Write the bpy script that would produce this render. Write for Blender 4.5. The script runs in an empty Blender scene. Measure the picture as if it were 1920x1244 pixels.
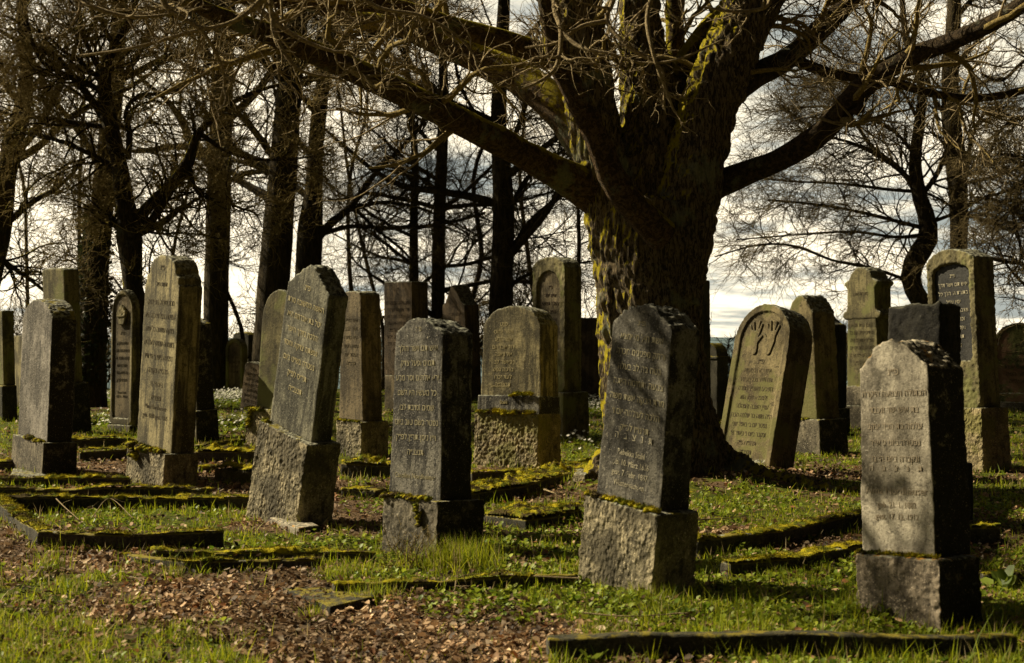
import bpy, bmesh, math, random
import numpy as np
from mathutils import Matrix, Vector
R = math.radians
C = bpy.context.scene.collection
SC = bpy.context.scene
F, CX, CY, HC = 2667.0, 960.0, 622.0, 1.4      # focal length in photo pixels, image centre, eye height

# ------------------------------------------------------------------ camera, sky, sun, exposure
cam = bpy.data.objects.new("camera", bpy.data.cameras.new("camera"))
C.objects.link(cam); SC.camera = cam
cam.location = (0, 0, HC); cam.rotation_euler = (R(90), 0, 0)
cam.data.sensor_width = 36; cam.data.lens = 36 * F / 1920
cam.data.clip_start = 0.1; cam.data.clip_end = 12000
cam.data.dof.use_dof = True; cam.data.dof.focus_distance = 12.0; cam.data.dof.aperture_fstop = 4.0

SUN_AZ, SUN_EL = (-0.93, 0.37), R(37)          # the sun stands to the left and slightly behind the stones
_n = math.hypot(*SUN_AZ)
SUN = Vector((SUN_AZ[0]/_n*math.cos(SUN_EL), SUN_AZ[1]/_n*math.cos(SUN_EL), math.sin(SUN_EL)))
sun = bpy.data.objects.new("sun", bpy.data.lights.new("sun", 'SUN'))
C.objects.link(sun); sun.rotation_euler = SUN.to_track_quat('Z', 'Y').to_euler()
sun.data.energy = 5.0; sun.data.angle = R(0.6); sun.data.color = (1.0, 0.87, 0.60)

world = bpy.data.worlds.new("World"); SC.world = world; world.use_nodes = True
def build_world():
    nt = world.node_tree; nt.nodes.clear(); N = nt.nodes.new; L = nt.links.new
    out = N('ShaderNodeOutputWorld'); bg = N('ShaderNodeBackground'); L(bg.outputs[0], out.inputs[0])
    sky = N('ShaderNodeTexSky'); sky.sky_type = 'NISHITA'; sky.sun_disc = False
    sky.sun_elevation = SUN_EL; sky.sun_rotation = math.atan2(SUN.x, SUN.y)
    sky.dust_density = 2.0
    tc = N('ShaderNodeTexCoord'); sp = N('ShaderNodeSeparateXYZ'); L(tc.outputs['Generated'], sp.inputs[0])
    def M(op, a, b=None, c=None):
        n = N('ShaderNodeMath'); n.operation = op
        for i, v in enumerate((a, b, c)):
            if v is None: continue
            if isinstance(v, (int, float)): n.inputs[i].default_value = v
            else: L(v, n.inputs[i])
        return n.outputs[0]
    zz = M('ADD', M('MAXIMUM', sp.outputs[2], 0.0), 0.11)
    cb = N('ShaderNodeCombineXYZ')
    L(M('DIVIDE', sp.outputs[0], zz), cb.inputs[0]); L(M('DIVIDE', sp.outputs[1], zz), cb.inputs[1])
    def noise(scale, det, rough, w):
        n = N('ShaderNodeTexNoise'); n.noise_dimensions = '4D'; n.inputs['W'].default_value = w
        n.inputs['Scale'].default_value = scale; n.inputs['Detail'].default_value = det
        n.inputs['Roughness'].default_value = rough; n.inputs['Distortion'].default_value = 0.3
        L(cb.outputs[0], n.inputs['Vector']); return n.outputs[0]
    def ramp(x, lo, hi, a=0.0, b=1.0):
        n = N('ShaderNodeMapRange'); n.interpolation_type = 'SMOOTHSTEP'
        for i, v in zip((1, 2, 3, 4), (lo, hi, a, b)): n.inputs[i].default_value = v
        L(x, n.inputs[0]); return n.outputs[0]
    def mix(f, a, b):
        n = N('ShaderNodeMix'); n.data_type = 'RGBA'
        for s, v in ((n.inputs[0], f), (n.inputs[6], a), (n.inputs[7], b)):
            if isinstance(v, (int, float)): s.default_value = v
            elif isinstance(v, tuple): s.default_value = v + (1,)
            else: L(v, s)
        return n.outputs[2]
    c1 = noise(0.95, 9, 0.62, 3.1); c2 = noise(2.6, 7, 0.62, 8.0)
    # towards the sun the clouds are cream and bright, away from it they turn grey blue
    side = M('ADD', M('MULTIPLY', sp.outputs[0], -0.62), M('MULTIPLY', sp.outputs[1], 0.75))
    warm = ramp(side, 0.35, 0.92)
    dens = M('ADD', M('MULTIPLY', c1, 0.7), M('MULTIPLY', c2, 0.3))
    lit = ramp(M('ADD', dens, M('MULTIPLY', warm, 0.09)), 0.455, 0.60)
    cloud = mix(lit, (0.27, 0.29, 0.265), (1.0, 0.87, 0.63))
    cover = ramp(c2, 0.30, 0.52, 0.82, 1.0)
    nish = mix(1.0, sky.outputs[0], sky.outputs[0])
    sc = N('ShaderNodeVectorMath'); sc.operation = 'SCALE'; sc.inputs[3].default_value = 0.05; L(nish, sc.inputs[0])
    col = mix(cover, sc.outputs[0], cloud)
    # unseen sky overhead and behind viewer dimmed to deepen shade; bright only low, sunward
    fall = ramp(side, -0.15, 0.62, 0.07, 1.0)
    high = ramp(sp.outputs[2], 0.24, 0.55, 1.0, 0.14)
    s2 = N('ShaderNodeVectorMath'); s2.operation = 'SCALE'; L(col, s2.inputs[0]); L(M('MULTIPLY', fall, high), s2.inputs[3])
    L(s2.outputs[0], bg.inputs[0]); bg.inputs[1].default_value = 0.98
build_world()
SC.view_settings.view_transform = 'Standard'; SC.view_settings.look = 'None'
SC.view_settings.exposure = 0.84; SC.view_settings.gamma = 1.0; SC.view_settings.use_curve_mapping = False
SC.render.engine = 'CYCLES'
cy = SC.cycles
cy.max_bounces = 4; cy.diffuse_bounces = 2; cy.glossy_bounces = 2; cy.transparent_max_bounces = 4
cy.caustics_reflective = False; cy.caustics_refractive = False; cy.use_denoising = True
cy.sample_clamp_indirect = 4

rng = np.random.default_rng(7); random.seed(7)

# ------------------------------------------------------------------ helpers
def tag(o, label=None, cat=None, group=None, kind=None):
    if label: o['label'] = label
    if cat: o['category'] = cat
    if group: o['group'] = group
    if kind: o['kind'] = kind
    return o
def empty(name, loc=(0, 0, 0), mat=None):
    o = bpy.data.objects.new(name, None); C.objects.link(o); o.empty_display_size = 0.2
    if mat is not None: o.matrix_world = mat
    else: o.location = loc
    return o
def link(name, me, m=None, parent=None):
    o = bpy.data.objects.new(name, me); C.objects.link(o)
    if parent: o.parent = parent
    if m:
        me.materials.clear(); me.materials.append(m)
    return o
def np_mesh(name, V, faces_list, smooth=True, attr=None):
    """V (n,3); faces_list: list of (m,k) int arrays"""
    me = bpy.data.meshes.new(name)
    V = np.ascontiguousarray(V, dtype=np.float32)
    me.vertices.add(len(V)); me.vertices.foreach_set('co', V.ravel())
    tot = sum(f.size for f in faces_list); nf = sum(len(f) for f in faces_list)
    me.loops.add(tot); me.polygons.add(nf)
    li = np.concatenate([f.ravel() for f in faces_list]).astype(np.int32)
    st = np.concatenate([np.full(len(f), f.shape[1]) for f in faces_list]).astype(np.int32)
    start = np.concatenate([[0], np.cumsum(st)[:-1]]).astype(np.int32)
    me.loops.foreach_set('vertex_index', li); me.polygons.foreach_set('loop_start', start)
    if smooth: me.polygons.foreach_set('use_smooth', np.ones(nf, dtype=bool))
    me.update(calc_edges=True)
    if attr:
        for k, v in attr.items():
            if v.ndim == 1:
                a = me.attributes.new(k, 'FLOAT', 'POINT'); a.data.foreach_set('value', v.astype(np.float32))
            else:
                a = me.attributes.new(k, 'FLOAT_COLOR', 'POINT')
                a.data.foreach_set('color', np.concatenate([v, np.ones((len(v), 1))], 1).astype(np.float32).ravel())
    return me
def _h(ix, iy, iz, s):
    h = (ix*374761393 + iy*668265263 + iz*2147483647 + s*974634777) & 0xffffffff
    h = ((h ^ (h >> 13)) * 1274126177) & 0xffffffff
    return ((h ^ (h >> 16)) & 0xffff) / 65535.0
def vnoise(P, scale=1.0, seed=0, oct=1, rough=0.5):
    """value noise, -1..1, P (n,3)"""
    out = np.zeros(len(P)); amp = 1.0; tot = 0.0
    for o in range(oct):
        Q = P*scale*(2.03**o) + 17.3*o
        i = np.floor(Q).astype(np.int64); f = Q - i; f = f*f*(3-2*f)
        v = 0
        for dx in (0, 1):
            for dy in (0, 1):
                for dz in (0, 1):
                    w = (f[:, 0] if dx else 1-f[:, 0])*(f[:, 1] if dy else 1-f[:, 1])*(f[:, 2] if dz else 1-f[:, 2])
                    v = v + w*_h(i[:, 0]+dx, i[:, 1]+dy, i[:, 2]+dz, seed+o)
        out += amp*(v*2-1); tot += amp; amp *= rough
    return out/tot
def n2(x, y, scale, seed=0, oct=1):
    return vnoise(np.stack([x, y, np.zeros_like(x)], 1), scale, seed, oct)
def get_co(me):
    a = np.empty(len(me.vertices)*3, dtype=np.float32); me.vertices.foreach_get('co', a); return a.reshape(-1, 3).astype(float)
def set_co(me, V):
    me.vertices.foreach_set('co', np.ascontiguousarray(V, dtype=np.float32).ravel()); me.update()
def get_no(me):
    a = np.empty(len(me.vertices)*3, dtype=np.float32); me.vertices.foreach_get('normal', a); return a.reshape(-1, 3).astype(float)
def bm_fix(me):
    bm = bmesh.new(); bm.from_mesh(me); bmesh.ops.recalc_face_normals(bm, faces=bm.faces); bm.to_mesh(me); bm.free()
def remesh(me, vox):
    o = bpy.data.objects.new('tmp', me); C.objects.link(o)
    m = o.modifiers.new('r', 'REMESH'); m.mode = 'VOXEL'; m.voxel_size = vox; m.use_smooth_shade = True
    bpy.context.view_layer.update()
    dg = bpy.context.evaluated_depsgraph_get()
    r = bpy.data.meshes.new_from_object(o.evaluated_get(dg)); bpy.data.objects.remove(o)
    return r
def extrude_profile(V, Fc, prof, y0, y1):
    """append a prism: prof list of (u,w), from v=y0 (front) to y1 (back)"""
    b = len(V); n = len(prof)
    V += [(u, y0, w) for u, w in prof] + [(u, y1, w) for u, w in prof]
    Fc.append([b+i for i in range(n)]); Fc.append([b+n+i for i in reversed(range(n))])
    for i in range(n):
        j = (i+1) % n; Fc.append([b+j, b+i, b+n+i, b+n+j])
def ring_profile(V, Fc, po, pi, y0, y1):
    b = len(V); n = len(po)
    V += [(u, y0, w) for u, w in po] + [(u, y0, w) for u, w in pi] + [(u, y1, w) for u, w in po] + [(u, y1, w) for u, w in pi]
    for i in range(n):
        j = (i+1) % n
        Fc.append([b+i, b+n+i, b+n+j, b+j]); Fc.append([b+2*n+j, b+3*n+j, b+3*n+i, b+2*n+i])
        Fc.append([b+j, b+2*n+j, b+2*n+i, b+i]); Fc.append([b+n+i, b+3*n+i, b+3*n+j, b+n+j])

# ------------------------------------------------------------------ materials
def new_mat(name):
    m = bpy.data.materials.new(name); m.use_nodes = True
    nt = m.node_tree; b = nt.nodes['Principled BSDF']; b.inputs['Specular IOR Level'].default_value = 0.25
    return m, nt, b
class NB:
    def __init__(s, nt): s.nt = nt; s.N = nt.nodes.new; s.L = nt.links.new
    def set(s, sock, v):
        if isinstance(v, (int, float)): sock.default_value = v
        elif isinstance(v, tuple): sock.default_value = v + ((1,) if len(v) == 3 and len(sock.default_value) == 4 else ())
        else: s.L(v, sock)
    def coord(s, scale=(1, 1, 1), kind='Object', loc=(0, 0, 0)):
        t = s.N('ShaderNodeTexCoord'); m = s.N('ShaderNodeMapping'); m.inputs['Scale'].default_value = scale
        m.inputs['Location'].default_value = loc
        s.L(t.outputs[kind], m.inputs[0]); return m.outputs[0]
    def noise(s, vec, scale, det=4, rough=0.55, dist=0.0):
        n = s.N('ShaderNodeTexNoise'); s.L(vec, n.inputs['Vector']); n.inputs['Scale'].default_value = scale
        n.inputs['Detail'].default_value = det; n.inputs['Roughness'].default_value = rough; n.inputs['Distortion'].default_value = dist
        return n.outputs[0]
    def voro(s, vec, scale, feature='F1'):
        n = s.N('ShaderNodeTexVoronoi'); n.feature = feature; s.L(vec, n.inputs['Vector']); n.inputs['Scale'].default_value = scale
        return n.outputs[0]
    def ramp(s, x, lo, hi, a=0.0, b=1.0):
        n = s.N('ShaderNodeMapRange'); n.interpolation_type = 'SMOOTHSTEP'
        for i, v in zip((1, 2, 3, 4), (lo, hi, a, b)): n.inputs[i].default_value = v
        s.L(x, n.inputs[0]); return n.outputs[0]
    def mix(s, f, a, b, t='MIX'):
        n = s.N('ShaderNodeMix'); n.data_type = 'RGBA'; n.blend_type = t
        s.set(n.inputs[0], f); s.set(n.inputs[6], a); s.set(n.inputs[7], b); return n.outputs[2]
    def math(s, op, a, b=0.0):
        n = s.N('ShaderNodeMath'); n.operation = op; s.set(n.inputs[0], a); s.set(n.inputs[1], b); return n.outputs[0]
    def nz(s, axis=2):
        g = s.N('ShaderNodeNewGeometry'); p = s.N('ShaderNodeSeparateXYZ'); s.L(g.outputs['Normal'], p.inputs[0]); return p.outputs[axis]
    def bump(s, h, strength, dist, prev=None):
        n = s.N('ShaderNodeBump'); n.inputs['Strength'].default_value = strength; n.inputs['Distance'].default_value = dist
        s.L(h, n.inputs['Height'])
        if prev: s.L(prev, n.inputs['Normal'])
        return n.outputs[0]
    def attr(s, name, out='Color'):
        n = s.N('ShaderNodeAttribute'); n.attribute_name = name; return n.outputs[out]
MOSS_Y = (0.20, 0.16, 0.014)
def stone_mat(name, base, dark, spot=None, black=0.0, streak=0.5, moss=0.3, lichen=(0.34, 0.335, 0.25), grain=1.0, rough=0.9, algae=0.4, patch=None, mosscol=MOSS_Y, pit=0.0):
    m, nt, b = new_mat(name); n = NB(nt)
    o = n.coord(); st = n.coord((9, 9, 0.9)); lo = n.coord((2.2, 2.2, 2.2), loc=(3, 1, 5))
    c = n.mix(n.ramp(n.noise(lo, 1.2, 6, 0.62), 0.40, 0.62), base, dark)
    c = n.mix(n.math('MULTIPLY', n.ramp(n.noise(st, 1.3, 5, 0.6, 0.4), 0.46, 0.60), min(1, streak*1.2)), c, tuple(x*0.42 for x in dark))
    # small grain, light and dark
    g = n.noise(o, 75, 4, 0.75); g2 = n.noise(n.coord(loc=(4, 4, 1)), 26, 5, 0.75)
    c = n.mix(n.ramp(g2, 0.53, 0.64, 0, 0.7), c, tuple(x*0.30 for x in dark))
    c = n.mix(n.ramp(n.noise(n.coord((1, 1, .55), loc=(9, 1, 3)), 4.2, 6, 0.7), 0.50, 0.64, 0, 0.75), c, tuple(x*0.36 for x in dark))
    c = n.mix(n.ramp(g, 0.57, 0.68, 0, min(1, 0.6*grain)), c, tuple(min(1, x*1.9+0.03) for x in base))
    c = n.mix(n.ramp(g, 0.45, 0.36, 0, min(1, 0.7*grain)), c, tuple(x*0.20 for x in dark))
    # blotches of algae and lichen
    bl = n.noise(o, 7.5, 7, 0.7)
    c = n.mix(n.ramp(bl, 0.56, 0.66, 0, algae), c, (0.030, 0.027, 0.016))
    if spot: c = n.mix(n.ramp(n.noise(o, 22, 5, 0.72), 0.63, 0.69, 0, 0.85), c, spot)
    if patch: c = n.mix(n.ramp(n.noise(n.coord(loc=(7, 2, 9)), 3.1, 5, 0.6), 0.50, 0.62, 0, 0.8), c, patch)
    # black crust in patches on the right side, darkened also to paint in its shade
    if black:
        t = n.N('ShaderNodeTexCoord'); p = n.N('ShaderNodeSeparateXYZ'); n.L(t.outputs['Normal'], p.inputs[0])
        f = n.ramp(p.outputs[0], 0.4, 0.8); k = n.ramp(n.noise(n.coord(loc=(5, 5, 2)), 6.0, 7, 0.75), 0.60-0.30*black, 0.70-0.30*black)
        c = n.mix(n.math('MULTIPLY', f, k), c, n.mix(n.ramp(n.noise(o, 90, 3, 0.7), 0.60, 0.68), (0.018, 0.016, 0.011), (0.22, 0.19, 0.14)))
    # weathered crust and moss lie on what faces up
    up = n.ramp(n.nz(), 0.25, 0.7)
    c = n.mix(n.math('MULTIPLY', up, 0.85), c, n.mix(n.ramp(n.noise(o, 30, 5, 0.7), 0.42, 0.60), (0.035, 0.034, 0.022), lichen))
    if moss: c = n.mix(n.math('MULTIPLY', up, n.ramp(n.noise(n.coord(loc=(1, 8, 4)), 9, 5, 0.7), 0.66-0.28*moss, 0.76-0.28*moss)), c, mosscol)
    n.set(b.inputs['Base Color'], c); b.inputs['Roughness'].default_value = rough
    h1 = n.bump(n.noise(o, 34, 6, 0.72), 0.8, 0.011*grain)
    if pit: h1 = n.bump(n.math('MULTIPLY', n.voro(n.coord((1, 1, .7), loc=(.1, .2, .3)), 46, 'SMOOTH_F1'), n.ramp(n.noise(o, 7, 4, 0.6), 0.35, 0.6, 0.15, 1.0)), 1.0, pit*.8, h1)
    n.set(b.inputs['Normal'], n.bump(g, 0.7, 0.005*grain, h1))
    return m
MS = dict(
 grey   = stone_mat('grey weathered granite', (0.25, 0.225, 0.19), (0.10, 0.088, 0.07), black=0.75, streak=0.35, moss=0.6, grain=1.3),
 ochre  = stone_mat('ochre grey sandstone', (0.29, 0.245, 0.13), (0.10, 0.085, 0.048), streak=0.75, moss=0.2, grain=0.7),
 ochre2 = stone_mat('olive brown sandstone', (0.20, 0.17, 0.083), (0.095, 0.08, 0.04), streak=0.5, moss=0.25, grain=0.8, patch=(0.15, 0.15, 0.05)),
 slab   = stone_mat('grey olive sandstone', (0.21, 0.197, 0.14), (0.07, 0.066, 0.048), streak=0.7, moss=0.25, grain=1.0),
 dark   = stone_mat('dark slate grey sandstone', (0.17, 0.157, 0.128), (0.045, 0.041, 0.035), black=0.5, spot=(0.34, 0.31, 0.24), streak=0.8, moss=0.1, grain=1.4, lichen=(0.33, 0.33, 0.26)),
 darkb  = stone_mat('blackened grey sandstone', (0.16, 0.147, 0.118), (0.06, 0.055, 0.046), black=0.4, spot=(0.32, 0.28, 0.2), streak=0.6, moss=0.0, grain=1.2, lichen=(0.36, 0.35, 0.28)),
 hands  = stone_mat('mossy brown sandstone', (0.20, 0.16, 0.08), (0.10, 0.078, 0.038), streak=0.4, moss=0.25, grain=0.8, patch=(0.12, 0.115, 0.035)),
 kerbd  = stone_mat('blackened kerb stone', (0.075, 0.067, 0.05), (0.03, 0.027, 0.02), spot=(0.2, 0.18, 0.14), streak=0.4, moss=0.7, grain=1.4, algae=0.8, lichen=(0.08, 0.07, 0.03)),
 brown  = stone_mat('brown sandstone', (0.15, 0.105, 0.062), (0.07, 0.05, 0.03), streak=0.5, moss=0.15, grain=0.9),
 pinkb  = stone_mat('warm brown sandstone', (0.185, 0.145, 0.085), (0.085, 0.067, 0.04), streak=0.5, moss=0.15, grain=0.8),
 pale   = stone_mat('pale beige sandstone', (0.42, 0.375, 0.29), (0.23, 0.20, 0.15), black=0.85, streak=0.35, moss=0.42, grain=0.7, algae=0.35, lichen=(0.5, 0.44, 0.32), mosscol=(0.34, 0.17, 0.02)),
 green  = stone_mat('green stained sandstone', (0.17, 0.16, 0.055), (0.08, 0.09, 0.025), streak=0.4, moss=0.25, grain=0.8, patch=(0.17, 0.085, 0.055)),
 rough  = stone_mat('rough hewn grey stone', (0.38, 0.32, 0.20), (0.17, 0.145, 0.09), streak=0.5, moss=0.5, grain=1.2, algae=0.75, patch=(0.05, 0.042, 0.025), pit=0.03),
 rough2 = stone_mat('rough hewn ochre stone', (0.36, 0.29, 0.155), (0.18, 0.145, 0.08), streak=0.2, moss=0.6, grain=1.2, patch=(0.13, 0.12, 0.03), pit=0.03),
 plinth = stone_mat('stained plinth stone', (0.21, 0.18, 0.125), (0.08, 0.068, 0.048), black=0.7, spot=(0.34, 0.31, 0.24), streak=0.4, moss=0.5, grain=1.2, algae=0.8),
 kerb   = stone_mat('dark kerb stone', (0.075, 0.067, 0.045), (0.03, 0.027, 0.018), spot=(0.2, 0.18, 0.12), streak=0.2, moss=1.0, grain=1.2, algae=0.8),
 plinthp = stone_mat('brown stained plinth stone', (0.33, 0.27, 0.195), (0.13, 0.105, 0.075), black=0.8, spot=(0.42, 0.36, 0.27), streak=0.5, moss=0.6, grain=1.2, algae=0.6, mosscol=(0.34, 0.17, 0.02)),
 shade_black   = stone_mat('near-black stone with painted shade', (0.035, 0.032, 0.024), (0.016, 0.014, 0.011), streak=0.5, moss=0.3, grain=0.8, algae=0.8, lichen=(0.09, 0.085, 0.06)),  # shade on the broken-topped slab put into a near-black base colour
 plaque = stone_mat('dark polished plaque', (0.030, 0.028, 0.024), (0.016, 0.015, 0.013), streak=0.3, moss=0.0, grain=0.6, rough=0.6),
)
def letter_mat(name, col, worn, keep):
    m, nt, b = new_mat(name); n = NB(nt)
    c = n.mix(n.ramp(n.noise(n.coord(), 24, 5, 0.7), 0.60-0.25*keep, 0.68-0.25*keep), col, worn)
    n.set(b.inputs['Base Color'], c); b.inputs['Roughness'].default_value = 0.85
    n.set(b.inputs['Normal'], n.bump(n.noise(n.coord(), 150, 3, 0.6), 0.5, 0.002)); return m
LM = dict(
 gilt  = letter_mat('worn light lettering', (0.26, 0.23, 0.145), (0.10, 0.09, 0.07), 0.22),
 white = letter_mat('worn white lettering', (0.40, 0.36, 0.26), (0.11, 0.10, 0.08), 0.35),
 dirt  = letter_mat('dirt filled lettering', (0.055, 0.042, 0.02), (0.16, 0.13, 0.065), 0.2),
 dirtp = letter_mat('dirt filled pale lettering', (0.29, 0.24, 0.17), (0.40, 0.345, 0.25), 0.05),
 dirtb = letter_mat('dirt filled brown lettering', (0.035, 0.022, 0.012), (0.09, 0.06, 0.03), 0.3),
 same  = letter_mat('light worn sandstone lettering', (0.34, 0.29, 0.16), (0.17, 0.15, 0.085), 0.15),
)
def moss_mat():
    m, nt, b = new_mat('yellow green moss'); n = NB(nt); o = n.coord(kind='Object')
    c = n.mix(n.ramp(n.noise(o, 9, 5, 0.7), 0.38, 0.62), (0.38, 0.31, 0.016), (0.08, 0.10, 0.012))
    c = n.mix(n.ramp(n.noise(o, 7, 5, 0.7), 0.50, 0.58), c, (0.060, 0.045, 0.018))
    n.set(b.inputs['Base Color'], c); b.inputs['Roughness'].default_value = 1.0; b.inputs['Specular IOR Level'].default_value = 0.05
    n.set(b.inputs['Normal'], n.bump(n.noise(o, 90, 4, 0.7), 0.8, 0.006)); return m
MOSS = moss_mat()
def bark_mat(name, col, dark, moss=0.0, mossside=(-0.75, 0.15, 0.65), scale=1.0, stretch=True, lich=0.0, mlo=0.45):
    m, nt, b = new_mat(name); n = NB(nt)
    o = n.coord((1, 1, 0.22) if stretch else (1, 1, 1)); p = n.coord()
    f = n.noise(o, 26*scale, 6, 0.68, 0.9)
    c = n.mix(n.ramp(f, 0.42, 0.60), dark, col)
    if lich:
        c = n.mix(n.math('MULTIPLY', n.ramp(n.noise(p, 2.0, 6, 0.75), 0.54, 0.64), lich), c, (0.22, 0.24, 0.17))
        c = n.mix(n.ramp(n.noise(p, 45, 4, 0.7), 0.64, 0.70, 0, lich), c, (0.28, 0.29, 0.2))
    if moss:
        g = n.N('ShaderNodeNewGeometry'); d = n.N('ShaderNodeVectorMath'); d.operation = 'DOT_PRODUCT'
        n.L(g.outputs['Normal'], d.inputs[0]); d.inputs[1].default_value = Vector(mossside).normalized()
        k = n.math('ADD', d.outputs['Value'], n.math('MULTIPLY', n.math('SUBTRACT', n.noise(p, 5.5, 6, 0.72), 0.5), 2.2))
        c = n.mix(n.ramp(k, mlo, mlo+0.3, 0, moss), c, n.mix(n.noise(p, 30, 3, 0.6), (0.16, 0.14, 0.010), (0.46, 0.37, 0.016)))
    n.set(b.inputs['Base Color'], c); b.inputs['Roughness'].default_value = 0.95; b.inputs['Specular IOR Level'].default_value = 0.1
    h = n.bump(f, 1.0, 0.05/scale); n.set(b.inputs['Normal'], n.bump(n.noise(p, 120, 4, 0.65), 0.6, 0.004, h)); return m
BK = dict(
 oak   = bark_mat('furrowed brown bark', (0.19, 0.145, 0.088), (0.032, 0.025, 0.016), moss=1.0, scale=1.7, lich=0.5, mlo=0.46),
 limbd = bark_mat('dark limb bark', (0.085, 0.06, 0.034), (0.028, 0.02, 0.012), moss=0.5, scale=1.0, stretch=False, lich=0.4, mlo=0.95, mossside=(-0.35, 0.1, 0.93)),
 limb  = bark_mat('mossy limb bark', (0.13, 0.085, 0.046), (0.04, 0.027, 0.016), moss=1.0, scale=1.0, stretch=False, lich=0.5, mlo=0.08, mossside=(-0.35, 0.1, 0.93)),
 twig  = bark_mat('pale twig bark', (0.42, 0.33, 0.19), (0.22, 0.165, 0.09), stretch=False, scale=2),
 far   = bark_mat('dark beech bark', (0.075, 0.058, 0.034), (0.032, 0.025, 0.015), scale=0.6, moss=0.5, mlo=1.0),
 farm  = bark_mat('mossy dark bark', (0.06, 0.045, 0.024), (0.022, 0.017, 0.010), scale=0.8, moss=0.9, mlo=0.62, lich=0.2),
 ftwig = bark_mat('dark twig bark', (0.18, 0.135, 0.06), (0.09, 0.067, 0.03), stretch=False, scale=2),
 ltwig = bark_mat('olive brown twig bark', (0.36, 0.27, 0.10), (0.17, 0.125, 0.05), stretch=False, scale=2),
)
def leafy(name, a='col', trans=0.35, rough=0.6):
    m, nt, b = new_mat(name); n = NB(nt)
    c = n.attr(a); n.set(b.inputs['Base Color'], c); b.inputs['Roughness'].default_value = rough
    t = n.N('ShaderNodeBsdfTranslucent'); n.L(c, t.inputs[0]); x = n.N('ShaderNodeMixShader'); x.inputs[0].default_value = trans
    n.L(b.outputs[0], x.inputs[1]); n.L(t.outputs[0], x.inputs[2]); n.L(x.outputs[0], nt.nodes['Material Output'].inputs[0]); return m
M_GRASS = leafy('grass blades', trans=0.45); M_LEAF = leafy('dry leaves', trans=0.2, rough=0.7); M_HERB = leafy('green herbs', trans=0.35, rough=0.5)
M_FLOWER = leafy('white petals', trans=0.3)

# ------------------------------------------------------------------ ground: one sheet out to the far hills
def P(px, py, d): return np.array([(px-CX)*d/F, d, HC-(py-CY)*d/F])
def on(px, py, h=0.0):
    d = F*(HC-h)/(py-CY); return np.array([(px-CX)*d/F, d, h])
MX, MY = on(1690, 1150)[:2]
def ground_z(x, y, fine=True):
    if np.ndim(x) == 0: return float(ground_z(np.array([x]), np.array([y]), fine)[0])
    x = np.asarray(x, float); y = np.asarray(y, float)
    r = np.hypot(x*0.6, y)
    z = np.where(y > 33, -0.0055*(np.maximum(y-33, 0))**1.9, 0.0)
    z = np.maximum(z, -62.0)
    z = z + np.where(y > 600, np.clip((y-600)/2600, 0, 1)**1.5*(36+6*np.sin(x/700.0+1)+4*np.sin(x/233.0)), 0)
    if fine:
        k = np.clip(1-(y-30)/20, 0, 1)
        z = z + k*(0.022*n2(x, y, 1.1, 3, 2) + 0.012*n2(x, y, 4.0, 9, 2)) - 0.02*k
        z = z + 0.13*np.exp(-(((x-MX)/0.22)**2+((y-MY)/0.16)**2))
        z = z + 0.16*np.exp(-((np.hypot(x-1.75, y-13.2)/1.0)**2))
    return z
# how green the ground is at (x, y): drawn from the photograph's patches, in world metres
_blobs = [  # photo px, py, radius m, sign
 (60,1110,.6,1),(230,1090,.35,.5),(150,1215,.9,1),(420,1235,.6,1),(330,955,.8,1),(180,960,.6,.5),(560,1025,.6,.9),(430,1030,.5,.8),(690,1030,.5,.9),
 (820,1050,.6,1),(1000,960,.7,.7),(1010,1020,.6,.8),(950,1130,.7,.7),(1150,1130,.6,1),(1380,1120,.7,1),(1500,1100,.6,1),(1560,1160,.7,1),(1250,1140,.5,1),
 (1750,1230,.8,1),(1500,1225,.7,.8),(1880,1130,.6,.8),(1400,960,1.0,.6),(1560,830,1.5,.6),(1880,930,1.2,.6),(1880,800,3,.7),(430,790,1.6,1),(190,800,2.,.8),(1080,830,1.5,.7),
 (100,790,2.,.7),(1180,1235,.5,.4),(1700,1090,.5,1),(1330,940,.7,.9),(330,1175,.7,.3),
 (400,1130,.9,-1),(560,1160,.9,-1),(700,1200,.7,-1),(190,1050,.7,-.9),(50,1020,.6,-.9),(900,1210,.6,-.6),(190,880,1.,-1.2),(420,900,1.2,-1.2),(690,945,.6,-.9),(1440,1000,.6,-.9),
 (1560,890,1.0,-.6),(760,1140,.6,-.5),(620,1130,.5,-.7),(1080,1200,.5,-.5),(1440,1050,.5,.3)]
_bl = [(on(a, b)[0], on(a, b)[1], r, s) for a, b, r, s in _blobs]
def green(x, y):
    g = 0.17 + 0.50*n2(x, y, 1.3, 21, 2) + 0.75*n2(x, y, 5.0, 25, 2)
    for bx, by, r, s in _bl: g = g + (0.75 if s > 0 else 0.6)*s*np.exp(-(((x-bx)/r)**2+((y-by)/(r*1.1))**2))
    g = g + np.clip((y-13)/8, 0, 1)*0.35
    return np.clip(g*1.2+0.25, 0, 1)
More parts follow.
